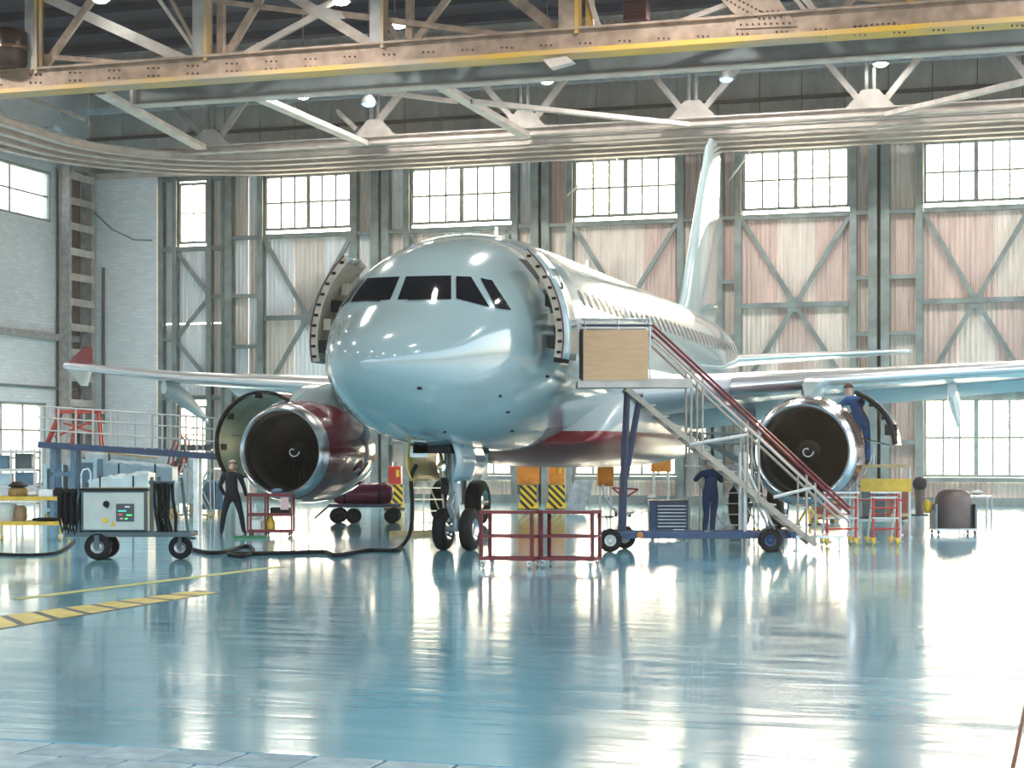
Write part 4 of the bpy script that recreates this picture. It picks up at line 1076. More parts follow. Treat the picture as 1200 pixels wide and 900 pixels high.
cable('thick black power cable running over the floor and up to the nose belly', [(226, 646), (244, 650), (262, 649), (272, 646), (290, 642), (297, 648), (286, 654), (268, 651), (300, 651), (340, 650), (380, 649), (395, 653), (430, 647), (462, 647), (472, 641)], .036,
      drop=[ux(481, 622, 31.4), ux(483, 590, 31.4), ux(482, 560, 31.3), ux(488, 545, 31.2)])
cable('thin black cable trailing from the ground power cart towards the brick side wall', [(-40, 648), (0, 651), (30, 652), (62, 650), (78, 643), (88, 634)], .026)

# ------------------------------------------------------------------ two red trolleys
def red_trolley(u, label, wide=.86):
    p = floor_at(u, 666)
    t = thing('trolley', label, 'trolley', p, 0.0, 'empty red trolleys')
    d = .50; hgt = .90
    for x in (.02, wide - .02):
        for y in (.02, d - .02):
            o = MB().bb(x - .028, x + .028, y - .004, y + .004, .13, hgt)
            o.bb(x - .028 if x < .1 else x + .020, x - .020 if x < .1 else x + .028, y - .028, y + .028, .13, hgt)
            po = o.build('post', M_CARTRED, t)
            for j in range(9):
                MB().tube((x, y - .005, .2 + j * .08), (x, y - .0075, .2 + j * .08), .009, 6).build('slot', M_DARK, po)
            caster(t, x + (.03 if x < .1 else -.03), y, .13, .052, M_STEEL)
    for z, w in ((.15, .045), (.50, .035), (hgt - .02, .05)):
        for y in (.0, d): MB().bb(0, wide, y - .012, y + .012, z - w / 2, z + w / 2).build('rail', M_CARTRED, t)
        for x in (.0, wide): MB().bb(x - .012, x + .012, 0, d, z - w / 2, z + w / 2).build('rail', M_CARTRED, t)
    MB().bb(.01, wide - .01, .01, d - .01, hgt - .012, hgt + .004).build('top_shelf', mat('shelf_grey', (0.20, .24, .27), .3, .4, var=.15), t)
    return t
red_trolley(562, 'empty red angle-steel trolley nearest the nose wheels')
red_trolley(632.5, 'empty red angle-steel trolley beside the blue boarding stairs wheel')

# ------------------------------------------------------------------ boarding stairs
p, s, L = frame_at(820, 645)
t = thing('boarding_stairs', 'towable boarding stairs with blue chassis, plywood side board and red handrails', 'stairs', p, A)
bx0, bx1 = L(716, 0).x, L(928, 0).x
for y in (-.42, .42): MB().bb(bx0, bx1, y - .05, y + .05, .24, .36).build('chassis_beam', M_BLUE, t)
for u in (720, 760, 830, 890, 924): k = L(u, 0).x; MB().bb(k - .04, k + .04, -.42, .42, .25, .35).build('chassis_cross', M_BLUE, t)
for u, y in ((713, -.58), (734, .58), (897, -.58), (909, .58)): wheel(t, L(u, 0).x, y, .215, .15, rim=M_GALV if u < 800 else M_BLUE)
for u in (713, 734): pass
for u in (903,): k = L(u, 0).x; MB().lathe([(.27, -.16), (.27, .16)], (k, -.58, .22), 'Y', 20, .15, math.pi - .15).build('mudguard', M_BLUE, t, smooth=True)
MB().tube((L(713, 0).x, -.6, .215), (L(713, 0).x, .6, .215), .03).build('axle', M_BLUE, t); MB().tube((L(903, 0).x, -.6, .215), (L(903, 0).x, .6, .215), .03).build('axle', M_BLUE, t)
k = L(748, 627); MB().lathe([(0.06, 0), (.055, -.02), (0, -.025)], (k.x, -.47, .3), 'Y', 14).build('side_reflector', M_ORNG, t)
for y in (-.62, .62): MB().tube((L(709, 0).x, y, .22), (L(709, 0).x, y, .62), .015, 6).build('brake_lever', M_STEEL, t)
A0, A1 = L(732, 456), L(952, 638)
for y in (-.46, .46): MB().bar(A0 + Vector((0, y, 0)), A1 + Vector((0, y, 0)), .05, .10).build('stringer', M_STAIR, t)
ns = 14
for i in range(ns):
    q = A0.lerp(A1, (i + .7) / (ns + .2)); MB().bb(q.x - .12, q.x + .12, -.45, .45, q.z + .02, q.z + .05).build('step', mat('step_grey', (.36, .36, .36), .5, .4, var=.2), t)
px0, px1 = L(676, 0).x, L(808, 0).x; pz = L(0, 446).z
MB().bb(px0, px1, -.55, .55, pz - .13, pz - .02).build('platform', mat('platform_tan', (.44, .38, .33), .5, .2, var=.1), t)
MB().bb(px0, px1, -.56, -.52, pz - .15, pz + .01).build('platform_edge', M_PALE, t)
b0, b1, bt = L(682, 0).x, L(757, 0).x, L(0, 389).z
MB().bb(b0, b1, -.585, -.56, pz - .02, bt).build('side_board', M_WOOD, t)
MB().bb(b0 - .05, b0, -.58, .1, pz - .02, bt).build('end_board', M_DARK, t)
for y in (-.55, .55):
    for v in (377, 384): MB().tube((b0 - .02, y, L(0, v).z), (L(760, 0).x, y, L(0, v).z), .02, 8).build('guard_rail', M_NAVY if v > 380 else M_STEEL, t)
    for u in (684, 722, 759): MB().tube((L(u, 0).x, y, pz), (L(u, 0).x, y, L(0, 377).z), .018, 8).build('guard_post', M_STEEL, t)
H0, H1 = L(762, 389), L(990, 600)
for y, m in ((-.50, M_PALE), (.50, M_STAIR)):
    a, b = H0 + Vector((0, y, -.17)), H1 + Vector((0, y, -.17)); MB().tube(a, b, .026, 8).build('mid_rail', m, t)
    MB().tube(H0 + Vector((0, y, 0)), H1 + Vector((0, y, 0)), .028, 8).build('handrail', M_CARTRED, t)
MB().tube(H0 + Vector((0, -.46, .10)), H1 + Vector((0, -.46, .10)), .022, 8).build('handrail', M_CARTRED, t)
for u in (807, 820, 872, 885, 940, 950):
    f_ = (u - H0.x * s - 820) / 1.0
    q = H0.lerp(H1, (L(u, 0).x - H0.x) / (H1.x - H0.x)); g_ = A0.lerp(A1, min(1, (L(u, 0).x - A0.x) / (A1.x - A0.x)))
    for y in (-.49, .49): MB().tube((q.x, y, g_.z - .02), (q.x, y, q.z), .02, 8).build('rail_post', M_STAIR, t)
for (a, b) in (((735, 458), (727, 622)), ((750, 462), (733, 560)), ((735, 458), (730, 622))):
    for y in (-.40, .40): MB().tube(L(*a, y), L(*b, y), .032, 8).build('support_leg', M_NAVY, t)
for y in (-.4,): MB().tube(L(716, 571, y), L(746, 573, y), .018, 6).build('leg_bracket', M_CARTRED, t); MB().tube(L(746, 573, y), L(730, 583, y), .018, 6).build('leg_bracket', M_CARTRED, t); MB().tube(L(730, 583, y), L(716, 571, y), .018, 6).build('leg_bracket', M_CARTRED, t)
for y in (-.35, .35): MB().tube(L(870, 530, y), L(870, 622, y), .03, 8).build('support_leg', M_GALV, t); MB().tube(L(870, 545, y), L(905, 622, y), .025, 8).build('support_leg', M_GALV, t)
for (a, b) in (((902, 582), (950, 570)), ((805, 521), (872, 510))): MB().tube(L(*a, -.49), L(*b, -.49), .03, 8).build('guard_rail', M_GALV, t)
MB().bb(L(925, 0).x, L(985, 0).x, -.4, .4, .24, .29).build('foot_plate', M_STEEL, t)
for u in (930, 980): MB().tube((L(u, 0).x, -.3, 0.01), (L(u, 0).x, -.3, .26), .022, 8).build('jack_foot', M_STEEL, t)
for u in (930, 980): MB().tube((L(u, 0).x, -.3, 0), (L(u, 0).x, -.3, .02), .07, 10).build('jack_pad', M_STEEL, t)

# ------------------------------------------------------------------ blue drawer cabinet
p, s, L = frame_at(783, 629)
t = thing('tool_cabinet', 'blue steel tool cabinet with seven drawers behind the boarding stairs', 'cabinet', p, A)
x0, x1, zt = L(760, 0).x, L(805, 0).x, L(0, 586).z
MB().bb(x0, x1, -.25, .28, .12, zt).build('cabinet_body', M_NAVY, t, bevel=.012)
for i in range(7):
    z0 = .2 + i * (zt - .28) / 7; z1 = z0 + (zt - .28) / 7 - .018
    d_ = MB().bb(x0 + .16, x1 - .03, -.275, -.25, z0, z1).build('drawer', M_BLUE, t, bevel=.005)
    MB().bb(x0 + .18, x1 - .05, -.30, -.275, z1 - .03, z1 - .012).build('drawer_handle', M_STEEL, d_)
MB().bb(x0 + .02, x0 + .13, -.262, -.25, .16, zt - .04).build('side_door', M_BLUE, t)
for x in (x0 + .08, x1 - .08):
    for y in (-.2, .22): caster(t, x, y, .12, .05)
MB().bb(x1 - .32, x1 - .08, -.277, -.2755, .155, .175).build('maker_plate', M_WHITE, t)
q = tag(MB().sphere((p.x + CA * (x0 + .05), p.y + SA * (x0 + .05), zt + .07), .11, 10, 7, (1.2, 1, .6)).build('rag', M_CLOTHW, smooth=True), 'crumpled white rag on top of the blue tool cabinet', 'rag')

# ------------------------------------------------------------------ white access stand behind the stairs
p, s, L = frame_at(848, 625)
t = thing('access_stand', 'white tubular access stand with ladder rungs beside the engine', 'stand', p, A)
zd = L(0, 545).z
for u in (806, 822, 872, 886):
    for y in (-.35, .35): MB().tube((L(u, 0).x, y, 0.02), (L(u, 0).x, y, L(0, 505).z), .022, 8).build('upright', M_GALV, t)
for v in (508, 520):
    for y in (-.35, .35): MB().tube((L(806, 0).x, y, L(0, v).z), (L(886, 0).x, y, L(0, v).z), .02, 8).build('guard_rail', M_GALV, t)
MB().bb(L(804, 0).x, L(888, 0).x, -.37, .37, zd - .04, zd).build('deck', M_STEEL, t)
for i in range(6): MB().tube((L(846, 0).x, -.36, .2 + i * .24), (L(872, 0).x, -.36, .2 + i * .24), .018, 6).build('rung', M_GALV, t)
for (a, b) in (((806, 545), (846, 618)), ((822, 618), (872, 545)), ((846, 545), (886, 618))): MB().tube(L(*a, -.36), L(*b, -.36), .02, 6).build('brace', M_GALV, t)
for u in (806, 886):
    for y in (-.35, .35): MB().lathe([(0, -.03), (.06, -.03), (.06, .03), (0, .03)], (L(u, 0).x, y, .06), 'X', 12).build('foot_wheel', M_YELL, t)

# ------------------------------------------------------------------ right: work platform and rolling steps
p, s, L = frame_at(1034, 628.5)
t = thing('work_platform', 'yellow-edged work platform standing beside the right-hand engine', 'platform', p, A)
zd = 1.56; x0, x1 = L(998, 0).x, L(1062, 0).x
MB().bb(x0, x1, -.45, .5, zd - .06, zd).build('deck', M_PLANK, t)
for z in (zd - .18,): MB().bb(x0 + .1, x1, -.48, -.45, z - .40, z - .12).build('toe_board', M_YELL, t)
for x in (x0 + .03, x1 - .03):
    for y in (-.42, .46):
        MB().tube((x, y, 0), (x, y, zd), .03, 8).build('leg', M_GALV, t)
        MB().tube((x, y, 0), (x, y, .03), .07, 10).build('foot_pad', M_STEEL, t)
for z in (.35, .8, 1.1):
    MB().tube((x0 + .03, -.42, z), (x1 - .03, -.42, z), .02, 6).build('cross_bar', M_BRED if z > .5 else M_GALV, t)
    MB().tube((x0 + .03, .46, z), (x1 - .03, .46, z), .02, 6).build('cross_bar', M_GALV, t)
MB().path([L(1008, 556, -.4), L(1016, 540, -.4), L(1020, 525, -.4), L(1019, 545, -.4)], .02, 6).build('hose', M_WHITE, t, smooth=True)
PLAT = p.copy(); PLAT_Z = zd
def rolling_steps(u, label, u_l, u_r, vtop):
    p, s, L = frame_at(u, 639)
    t = thing('rolling_steps', label, 'steps', p, A, 'rolling steps by the engine')
    zt = L(0, vtop).z; w = (u_r - u_l) / s
    for x, m in ((-w / 2, M_BRED), (w / 2, M_BRED)):
        MB().tube((x, -.28, .1), (x + .06, .02, zt), .024, 8).build('stile', m, t)
        MB().tube((x, .3, .1), (x + .06, .06, zt), .024, 8).build('rear_stile', M_GALV, t)
        MB().tube((x - .12, -.28, .07), (x + .12, -.28, .07), .022, 8).build('base_bar', M_STEEL, t)
        for y in (-.28, .3):
            c = MB().box((x, y, .13), (.09, .09, .06)).build('caster', M_YELL, t); MB().lathe([(0, -.025), (.065, -.025), (.065, .025), (0, .025)], (x, y, .068), 'X', 14).build('caster_wheel', M_YELL, c)
    for i in range(4):
        z = .32 + i * (zt - .35) / 3.4; y = lerp(-.28, .02, (z - .1) / (zt - .1)); MB().bb(-w / 2, w / 2 + .05, y - .07, y + .05, z, z + .03).build('tread', M_GALV if i % 2 else M_BRED, t)
    for z in (.3, .6): MB().tube((-w / 2, .25, z), (w / 2, .25, z), .016, 6).build('cross_bar', M_BRED, t)
    MB().bb(-w / 2, w / 2 + .12, -.03, .12, zt - .02, zt + .01).build('top_plate', M_STEEL, t)
rolling_steps(983, 'red and white rolling steps with yellow casters, the pair member touching the stair foot', 966, 1000, 577)
rolling_steps(1034, 'red and white rolling steps with yellow casters under the yellow-edged platform', 1020, 1048, 577)

# far right: domed bin, table, post
p, s, L = frame_at(1117, 626)
t = thing('domed_bin', 'dark domed bin on a low trolley near the lower right window', 'bin', p, A)
MB().lathe([(0, .14), (.40, .14), (.42, .2), (.42, .72), (.40, .82), (.34, .92), (.22, .99), (0, 1.02)], (0, 0, 0), 'Z', 28).build('bin_body', mat('bin_brown', (.16, .11, .10), .45, .1, var=.15), t, smooth=True)
for sx in (-1, 1): MB().bb(sx * .44 - .02, sx * .44 + .02, -.3, .3, .12, .68).build('side_panel', mat('bin_side', (.22, .26, .30), .5, .2), t)
MB().bb(-.5, .5, -.4, .4, .10, .14).build('trolley_deck', M_STEEL, t)
for x in (-.4, .4):
    for y in (-.3, .3): caster(t, x, y, .10, .045)
for i, (x, z, m, lab) in enumerate(((-.572, .62, M_YELL, 'small yellow cloth bag hanging beside the domed bin'),)):
    q = tag(MB().sphere((p.x + CA * x, p.y + SA * x, z), .12, 10, 7, (.9, .9, 1.3)).build('cloth_bag', M_YELL, smooth=True), lab, 'bag')
p, s, L = frame_at(1146, 618)
t = thing('steel_table', 'small grey steel table beside the domed bin', 'table', p, A)
MB().bb(-.42, .3, -.25, .25, .74, .78).build('table_top', M_STEEL, t)
for x in (-.39, .27):
    for y in (-.22, .22): MB().tube((x, y, 0), (x, y, .74), .025, 8).build('leg', M_STEEL, t)
MB().bb(-.39, .27, -.22, .22, .3, .33).build('lower_shelf', M_STEEL, t)
for i, (x, w) in enumerate(((-.29, .11), (-.02, .14))):
    tag(MB().sphere((p.x + CA * x, p.y + SA * x, .785 + w * .45), w, 10, 6, (1.0, .8, .45)).build('rag', M_CLOTHW, smooth=True), ('small' if i == 0 else 'larger') + ' crumpled white rag on the grey steel table', 'rag')
p, s, L = frame_at(1078, 604)
t = thing('floor_post', 'dark capped post standing on the floor beside the barred window wall', 'post', p, A)
MB().tube((0, 0, 0), (0, 0, .75), .12, 12, .16).build('post_body', mat('post_brown', (.10, .06, .05), .6, var=.2), t, smooth=True)
MB().sphere((0, 0, .92), .24, 12, 8, (.9, .7, .9)).build('post_cap', M_DARK, t, smooth=True)
MB().tube((0, 0, 0), (0, 0, .04), .25, 14).build('post_foot', M_DARK, t)

# yellow axle stands, red crates and a locker around the right-hand engine
def axle_stand(u, v, label):
    p, s, L = frame_at(u, v)
    t = thing('axle_stand', label, 'stand', p, A, 'yellow axle stands')
    for k in range(3):
        a = 2 * math.pi * k / 3 + .4; MB().bar((.3 * math.cos(a), .3 * math.sin(a), .03), (.05 * math.cos(a), .05 * math.sin(a), .42), .05, .05).build('leg', M_YELL, t)
        MB().tube((.3 * math.cos(a), .3 * math.sin(a), 0), (.3 * math.cos(a), .3 * math.sin(a), .03), .06, 10).build('foot_pad', M_DARK, t)
    MB().tube((0, 0, .34), (0, 0, .62), .05, 12).build('screw_post', M_STEEL, t, smooth=True)
    MB().bb(-.1, .1, -.1, .1, .62, .66).build('saddle', M_YELL, t)
axle_stand(912, 617, 'yellow axle stand behind the rear wheel of the boarding stairs')
axle_stand(948, 615, 'yellow axle stand below the right-hand engine intake')
def red_crate(u, v, w, h, label):
    p, s, L = frame_at(u, v)
    t = thing('red_crate', label, 'crate', p, A, 'red crates behind the rolling steps')
    MB().bb(-w / 2, w / 2, -.3, .3, .08, h).build('crate_body', mat('crate_red', (.26, .05, .03), .5, var=.25), t, bevel=.01)
    for z in (.18, h - .08): MB().bb(-w / 2 - .01, w / 2 + .01, -.325, -.30, z - .04, z + .04).build('crate_batten', M_PLANK, t)
    for x in (-w * .35, w * .35): MB().bb(x - .06, x + .06, -.3, .3, 0, .08).build('runner', M_PLANK, t)
red_crate(966, 612, .75, .62, 'low red crate behind the rolling steps')
red_crate(1052, 611, .5, .95, 'tall red crate beside the dark capped post')
p, s, L = frame_at(1022, 608)
t = thing('grey_locker', 'dark teal steel locker behind the yellow-edged platform', 'locker', p, A)
MB().bb(-.32, .32, -.25, .25, .06, 1.05).build('locker_body', M_TEAL, t, bevel=.01)
for x in (-.16, .16): d_ = MB().bb(x - .145, x + .145, -.27, -.25, .1, 1.0).build('locker_door', M_TEAL, t, bevel=.005); MB().bb(x + .09, x + .11, -.29, -.27, .5, .62).build('door_handle', M_STEEL, d_)
MB().bb(-.3, .3, -.22, .22, 0, .06).build('plinth', M_DARK, t)
# ------------------------------------------------------------------ nose-gear ladder, beam, tank trailer, jacks under the belly
p, s, L = frame_at(503, 622)
t = thing('step_ladder', 'aluminium A-frame step ladder standing behind the nose wheels', 'ladder', p, A)
M_ALU = mat('ladder_aluminium', (.62, .55, .42), .3, .8)  # aluminium tinted with the golden light that falls on it
zt = L(0, 548).z
for x0, x1 in ((-.46, -.36), (-.12, -.12), (.42, .25)):
    MB().bar((x0, -.3, .0), (x1, 0, zt), .035, .05).build('rail', M_ALU, t)
for x0, x1 in ((-.40, -.34), (.36, .24)): MB().bar((x0, .42, .0), (x1, .04, zt), .03, .04).build('rear_rail', M_ALU, t)
for i in range(5):
    f_ = .14 + .18 * i; MB().bar((lerp(-.46, -.36, f_), lerp(-.3, 0, f_), zt * f_), (lerp(.42, .25, f_), lerp(-.3, 0, f_), zt * f_), .08, .03).build('tread', M_ALU, t)
MB().bar((-.08, -.06, zt * .86), (.38, -.26, zt * .1), .03, .03).build('brace', M_ALU, t)
MB().bb(-.40, .28, -.06, .1, zt, zt + .04).build('top_cap', M_ALU, t)
a, b = floor_at(458, 629), floor_at(522, 627)
bm_ = MB().bar(Vector((a.x, a.y, .06)), Vector((b.x, b.y, .06)), .14, .12).build('timber_beam', M_PLANK)
tag(bm_, 'long tan timber beam lying on the floor behind the nose wheels', 'beam')

p, s, L = frame_at(425, 613)
t = thing('tank_trailer', 'dark maroon cylindrical tank on a black wheeled trailer behind the red engine', 'trailer', p, A)
z = L(0, 578).z
MB().lathe([(0, -.80), (.14, -.78), (.25, -.70), (.28, -.6), (.28, .6), (.25, .70), (.14, .78), (0, .80)], (0, 0, z), 'X', 24).build('tank', M_PURPLE, t, smooth=True)
for x in (-.45, .45): MB().lathe([(.285, -.03), (.295, -.03), (.295, .03), (.285, .03)], (x, 0, z), 'X', 24).build('tank_strap', M_DARK, t)
MB().bb(-.85, 1.0, -.32, .32, z - .36, z - .27).build('trailer_frame', M_NAVY, t)
for x, y in ((-.62, -.36), (-.2, -.36), (.78, -.36), (-.62, .36), (.78, .36)): wheel(t, x, y, .2, .12, rim=M_DARK)
MB().tube((-.85, 0, z - .3), (-1.25, 0, .12), .025, 8).build('tow_bar', M_DARK, t)
MB().tube((.55, 0, z + .26), (.55, 0, z + .4), .05, 10).build('filler_cap', M_STEEL, t)

def hazard_mat():
    m = mat('hazard_stripes', (.8, .5, .02), .5); n, l = m.node_tree.nodes, m.node_tree.links; b = n['Principled BSDF']
    tc = n.new('ShaderNodeTexCoord'); sp = n.new('ShaderNodeSeparateXYZ'); l.new(tc.outputs['Object'], sp.inputs['Vector'])
    ad = n.new('ShaderNodeMath'); ad.operation = 'ADD'; l.new(sp.outputs['X'], ad.inputs[0]); l.new(sp.outputs['Z'], ad.inputs[1])
    mu = n.new('ShaderNodeMath'); mu.operation = 'MULTIPLY'; mu.inputs[1].default_value = 4.2; l.new(ad.outputs[0], mu.inputs[0])
    fr = n.new('ShaderNodeMath'); fr.operation = 'FRACT'; l.new(mu.outputs[0], fr.inputs[0])
    gt = n.new('ShaderNodeMath'); gt.operation = 'GREATER_THAN'; gt.inputs[1].default_value = .5; l.new(fr.outputs[0], gt.inputs[0])
    mx = n.new('ShaderNodeMix'); mx.data_type = 'RGBA'; mx.inputs['A'].default_value = (.015, .012, .012, 1); mx.inputs['B'].default_value = (.78, .48, .02, 1)
    l.new(gt.outputs[0], mx.inputs['Factor']); l.new(mx.outputs['Result'], b.inputs['Base Color'])
    return m
M_HAZ = hazard_mat()
def jack(u, v, label, w=.52, hz=.80, ow=.70, oh=.95, om=None):
    p, s, L = frame_at(u, v)
    t = thing('dock_jack', label, 'jack', p, A, 'orange dock jacks on striped pedestals')
    MB().bb(-w / 2, w / 2, -.28, .28, .06, hz).build('pedestal', M_DARK, t)
    MB().bb(-w / 2, w / 2, -.30, -.28, .06, hz).build('striped_plate', M_HAZ, t)
    MB().bb(-w / 2 - .08, w / 2 + .08, -.33, .33, 0, .06).build('base_plate', M_DARK, t)
    for sx in (-1, 1):
        MB().prism([(sx * (w / 2 + .06), -.31, .06), (sx * (w / 2 - .16), -.31, .06), (sx * (w / 2 + .0), -.31, .26), (sx * (w / 2 + .06), -.31, .26)], (0, -.03, 0)).build('foot_bracket', M_YELL, t)
    MB().bb(-ow / 2, ow / 2, -.3, .3, hz + .02, hz + oh).build('housing', om or M_ORNG, t, bevel=.03)
    MB().bb(-ow / 2 + .05, ow / 2 - .28, -.33, -.3, hz + .12, hz + oh - .1).build('housing_cover', om or M_ORNG, t, bevel=.01)
    MB().tube((.1, -.32, hz + oh - .35), (.1, -.32, hz + oh - .12), .05, 10).build('valve', M_YELL, t)
    MB().tube((0, 0, hz + oh), (0, 0, hz + oh + .12), .09, 12).build('jack_ram', M_CHROME, t)
jack(619, 598, 'orange dock jack on a striped pedestal beside the barred low window', ow=.72)
jack(652, 598, 'orange dock jack on a striped pedestal beside the leaning white panel', ow=.5, oh=.72)
jack(463, 597, 'orange dock jack on a striped pedestal behind the maroon tank', ow=.42, oh=.6, om=M_BRED)
# orange boxes on stands
def box_stand(u, v, label, u0, u1, v0, v1):
    p, s, L = frame_at(u, v)
    t = thing('box_stand', label, 'stand', p, A, 'orange boxes on stands')
    MB().bb(L(u0, 0).x, L(u1, 0).x, -.22, .22, L(0, v1).z, L(0, v0).z).build('orange_box', M_ORNG, t, bevel=.04)
    MB().bb(L(u0, 0).x + .06, L(u1, 0).x - .06, -.25, -.22, L(0, v1).z + .1, L(0, v0).z - .25).build('box_cover', M_ORNG, t, bevel=.01)
    for x in (L(u0, 0).x + .08, L(u1, 0).x - .08):
        for y in (-.15, .15): MB().tube((x, y, 0), (x, y, L(0, v1).z), .022, 8).build('leg', M_GALV, t)
    MB().bb(L(u0, 0).x, L(u1, 0).x, -.22, .22, .0, .03).build('base_plate', M_DARK, t)
box_stand(709, 606, 'tall orange box on a thin-legged stand under the belly', 700, 719, 529, 570)
box_stand(774, 600, 'short orange box on thin white legs under the belly', 763, 786, 531, 553)
p, s, L = frame_at(678, 603)
t = thing('leaning_panel', 'white scuffed panel leaning on a trestle under the belly', 'panel', p, A)
MB().prism([(-.45, -.1, .02), (.15, -.1, .02), (.45, .35, 1.0), (-.12, .35, 1.0)], (0, .05, 0)).build('panel', mat('panel_foil', (.62, .68, .72), .25, .4, var=.25, scale=4, bump=.5, bscale=8), t)
for x in (-.2, .35): MB().tube((x, .75, 0), (x + .02, .42, .98), .02, 6).build('prop_leg', M_STEEL, t)
# folded seat-like bracket near the stairs leg
p, s, L = frame_at(724, 612)
t = thing('folding_bracket', 'grey curved folding bracket frame beside the blue stair leg', 'bracket', p, A)
for y in (-.12, .12):
    MB().path([L(706, 568, y), L(709, 582, y), L(716, 594, y), L(728, 603, y), L(742, 601, y)], .03, 6).build('curved_arm', M_STEEL, t, smooth=True)
for i in range(4): MB().bar(L(708 + 4 * i, 576 + 6 * i, -.13), L(708 + 4 * i, 576 + 6 * i, .13), .08, .03).build('slat', M_STEEL, t)
MB().tube(L(722, 599, 0), L(722, 606, 0), .04, 8).build('foot', M_DARK, t)
MB().tube(L(738, 601, 0), L(738, 606, 0), .04, 8).build('foot', M_DARK, t)

# ------------------------------------------------------------------ red tool trolley by the worker
p, s, L = frame_at(318, 628)
t = thing('tool_trolley', 'small red tool trolley under the engine intake, loaded with bottles and boxes', 'trolley', p, A)
x0, x1, zt = L(292, 0).x, L(343, 0).x, L(0, 580).z
for x in (x0, x0 + .38, x1):
    for y in (-.2, .2): MB().bb(x - .02, x + .02, y - .02, y + .02, .09, zt).build('post', M_CARTRED, t)
for z in (.11, .47, zt):
    MB().bb(x0, x1, -.22, .22, z - .015, z + .015).build('shelf', M_CARTRED, t)
    MB().bb(x0, x1, -.225, -.205, z - .03, z + .04).build('shelf_lip', M_CARTRED, t)
for x in (x0 + .05, x0 + .4, x1 - .05):
    for y in (-.18, .18): caster(t, x, y, .095, .045)
def item(name, label, cat, mb, m, **k):
    o = mb.build(name, m, None, **k); o.location = p; o.rotation_euler.z = A
    return tag(o, label, cat)
item('spray_bottle', 'white spray bottle on the upper shelf of the red tool trolley', 'bottle', MB().lathe([(0, .485), (.05, .485), (.05, .60), (.02, .66), (.02, .71), (0, .71)], (x0 + .15, -.1, 0), 'Z', 14), M_WHITE, smooth=True)
item('black_box', 'black tool box on the upper shelf of the red tool trolley', 'box', MB().bb(x0 + .48, x1 - .06, -.18, .1, .486, .62), M_BLACK, bevel=.01)
item('paper_sheet', 'pink paper sheet propped on the red tool trolley', 'paper', MB().bb(x1 - .24, x1 - .06, -.235, -.227, .58, .85), M_PAPER)
item('yellow_jug', 'yellow jug with a round lid on the lower shelf of the red tool trolley', 'jug', MB().lathe([(0, .127), (.09, .127), (.1, .15), (.1, .32), (.05, .38), (.05, .43), (0, .43)], (x0 + .48, -.08, 0), 'Z', 16), M_YELL, smooth=True)
item('white_canister', 'white square canister on the lower shelf of the red tool trolley', 'canister', MB().bb(x0 + .08, x0 + .28, -.16, .08, .127, .36), M_WHITE, bevel=.02)
item('dark_pouch', 'dark rounded pouch on top of the red tool trolley', 'pouch', MB().sphere((x0 + .62, -.05, zt + .085), .12, 12, 8, (1.1, .8, .55)), M_BOXBLUE, smooth=True)
a, b = floor_at(272, 624), floor_at(352, 625)
a, b = floor_at(274, 631), floor_at(312, 631)
tag(MB().bar(Vector((a.x, a.y, .03)), Vector((b.x, b.y, .03)), .1, .06).build('green_bar', mat('bar_green', (.03, .16, .07), .4)), 'dark green bar lying on the floor in front of the red tool trolley', 'bar')

# ------------------------------------------------------------------ yellow shelf table on the left
p, s, L = frame_at(40, 633)
t = thing('shelf_table', 'yellow two-tier trolley table beside the ground power cart', 'table', p, A)
x0, x1 = L(-18, 0).x, L(78, 0).x; z1, z2 = L(0, 583).z, L(0, 612).z
for z in (z1, z2):
    MB().bb(x0, x1, -.35, .35, z - .03, z + .01).build('shelf', M_STEEL, t)
    for y in (-.36, .36): MB().bb(x0, x1, y - .015, y + .015, z - .05, z + .03).build('shelf_edge', M_YELL, t)
for x in (x0 + .06, x1 - .04):
    for y in (-.33, .33): MB().tube((x, y, .12), (x, y, z1), .022, 8).build('post', M_YELL, t); caster(t, x, y, .13, .06, M_YELL)
for x in (L(8, 0).x,): caster(t, x, -.33, .13, .06, M_YELL); MB().tube((x, -.33, .12), (x, -.33, z2), .02, 8).build('post', M_YELL, t)
def left_item(name, label, cat, mb, m, **k):
    o = mb.build(name, m, None, **k); o.location = p; o.rotation_euler.z = A
    return tag(o, label, cat)
z1 += .011; z2 += .011
left_item('brown_motor', 'brown round motor with a dark cap on the yellow trolley table', 'motor', MB().lathe([(0, z1), (.17, z1), (.2, z1 + .05), (.2, z1 + .17), (.12, z1 + .21), (0, z1 + .21)], (L(22, 0).x, -.05, 0), 'Z', 18), mat('motor_brown', (.30, .18, .05), .5, var=.3), smooth=True)
left_item('peaked_cap', 'flat black peaked cap lying on the brown motor', 'hat', MB().lathe([(0, z1 + .212), (.19, z1 + .212), (.2, z1 + .24), (.1, z1 + .32), (0, z1 + .33)], (L(22, 0).x, -.05, 0), 'Z', 18), M_BLACK, smooth=True)
left_item('rag', 'crumpled white rag on the top of the yellow trolley table', 'rag', MB().sphere((L(39.5, 0).x, -.1, z1 + .061), .11, 12, 8, (1.0, .9, .45)), M_CLOTHW, smooth=True)
left_item('grey_case', 'grey metal case on the top of the yellow trolley table', 'case', MB().bb(L(48, 0).x, L(65, 0).x, -.2, .1, z1, z1 + .16), M_STEEL, bevel=.012)
left_item('black_case', 'small black case at the end of the yellow trolley table', 'case', MB().bb(L(66.5, 0).x, L(76, 0).x, -.2, .1, z1, z1 + .20), M_BLACK, bevel=.012)
left_item('white_tub', 'large cream tub on the lower shelf of the yellow trolley table', 'tub', MB().lathe([(0, z2), (.2, z2), (.24, z2 + .36), (.25, z2 + .38), (0, z2 + .38)], (L(6, 0).x, -.05, 0), 'Z', 18), M_CLOTHW, smooth=True)
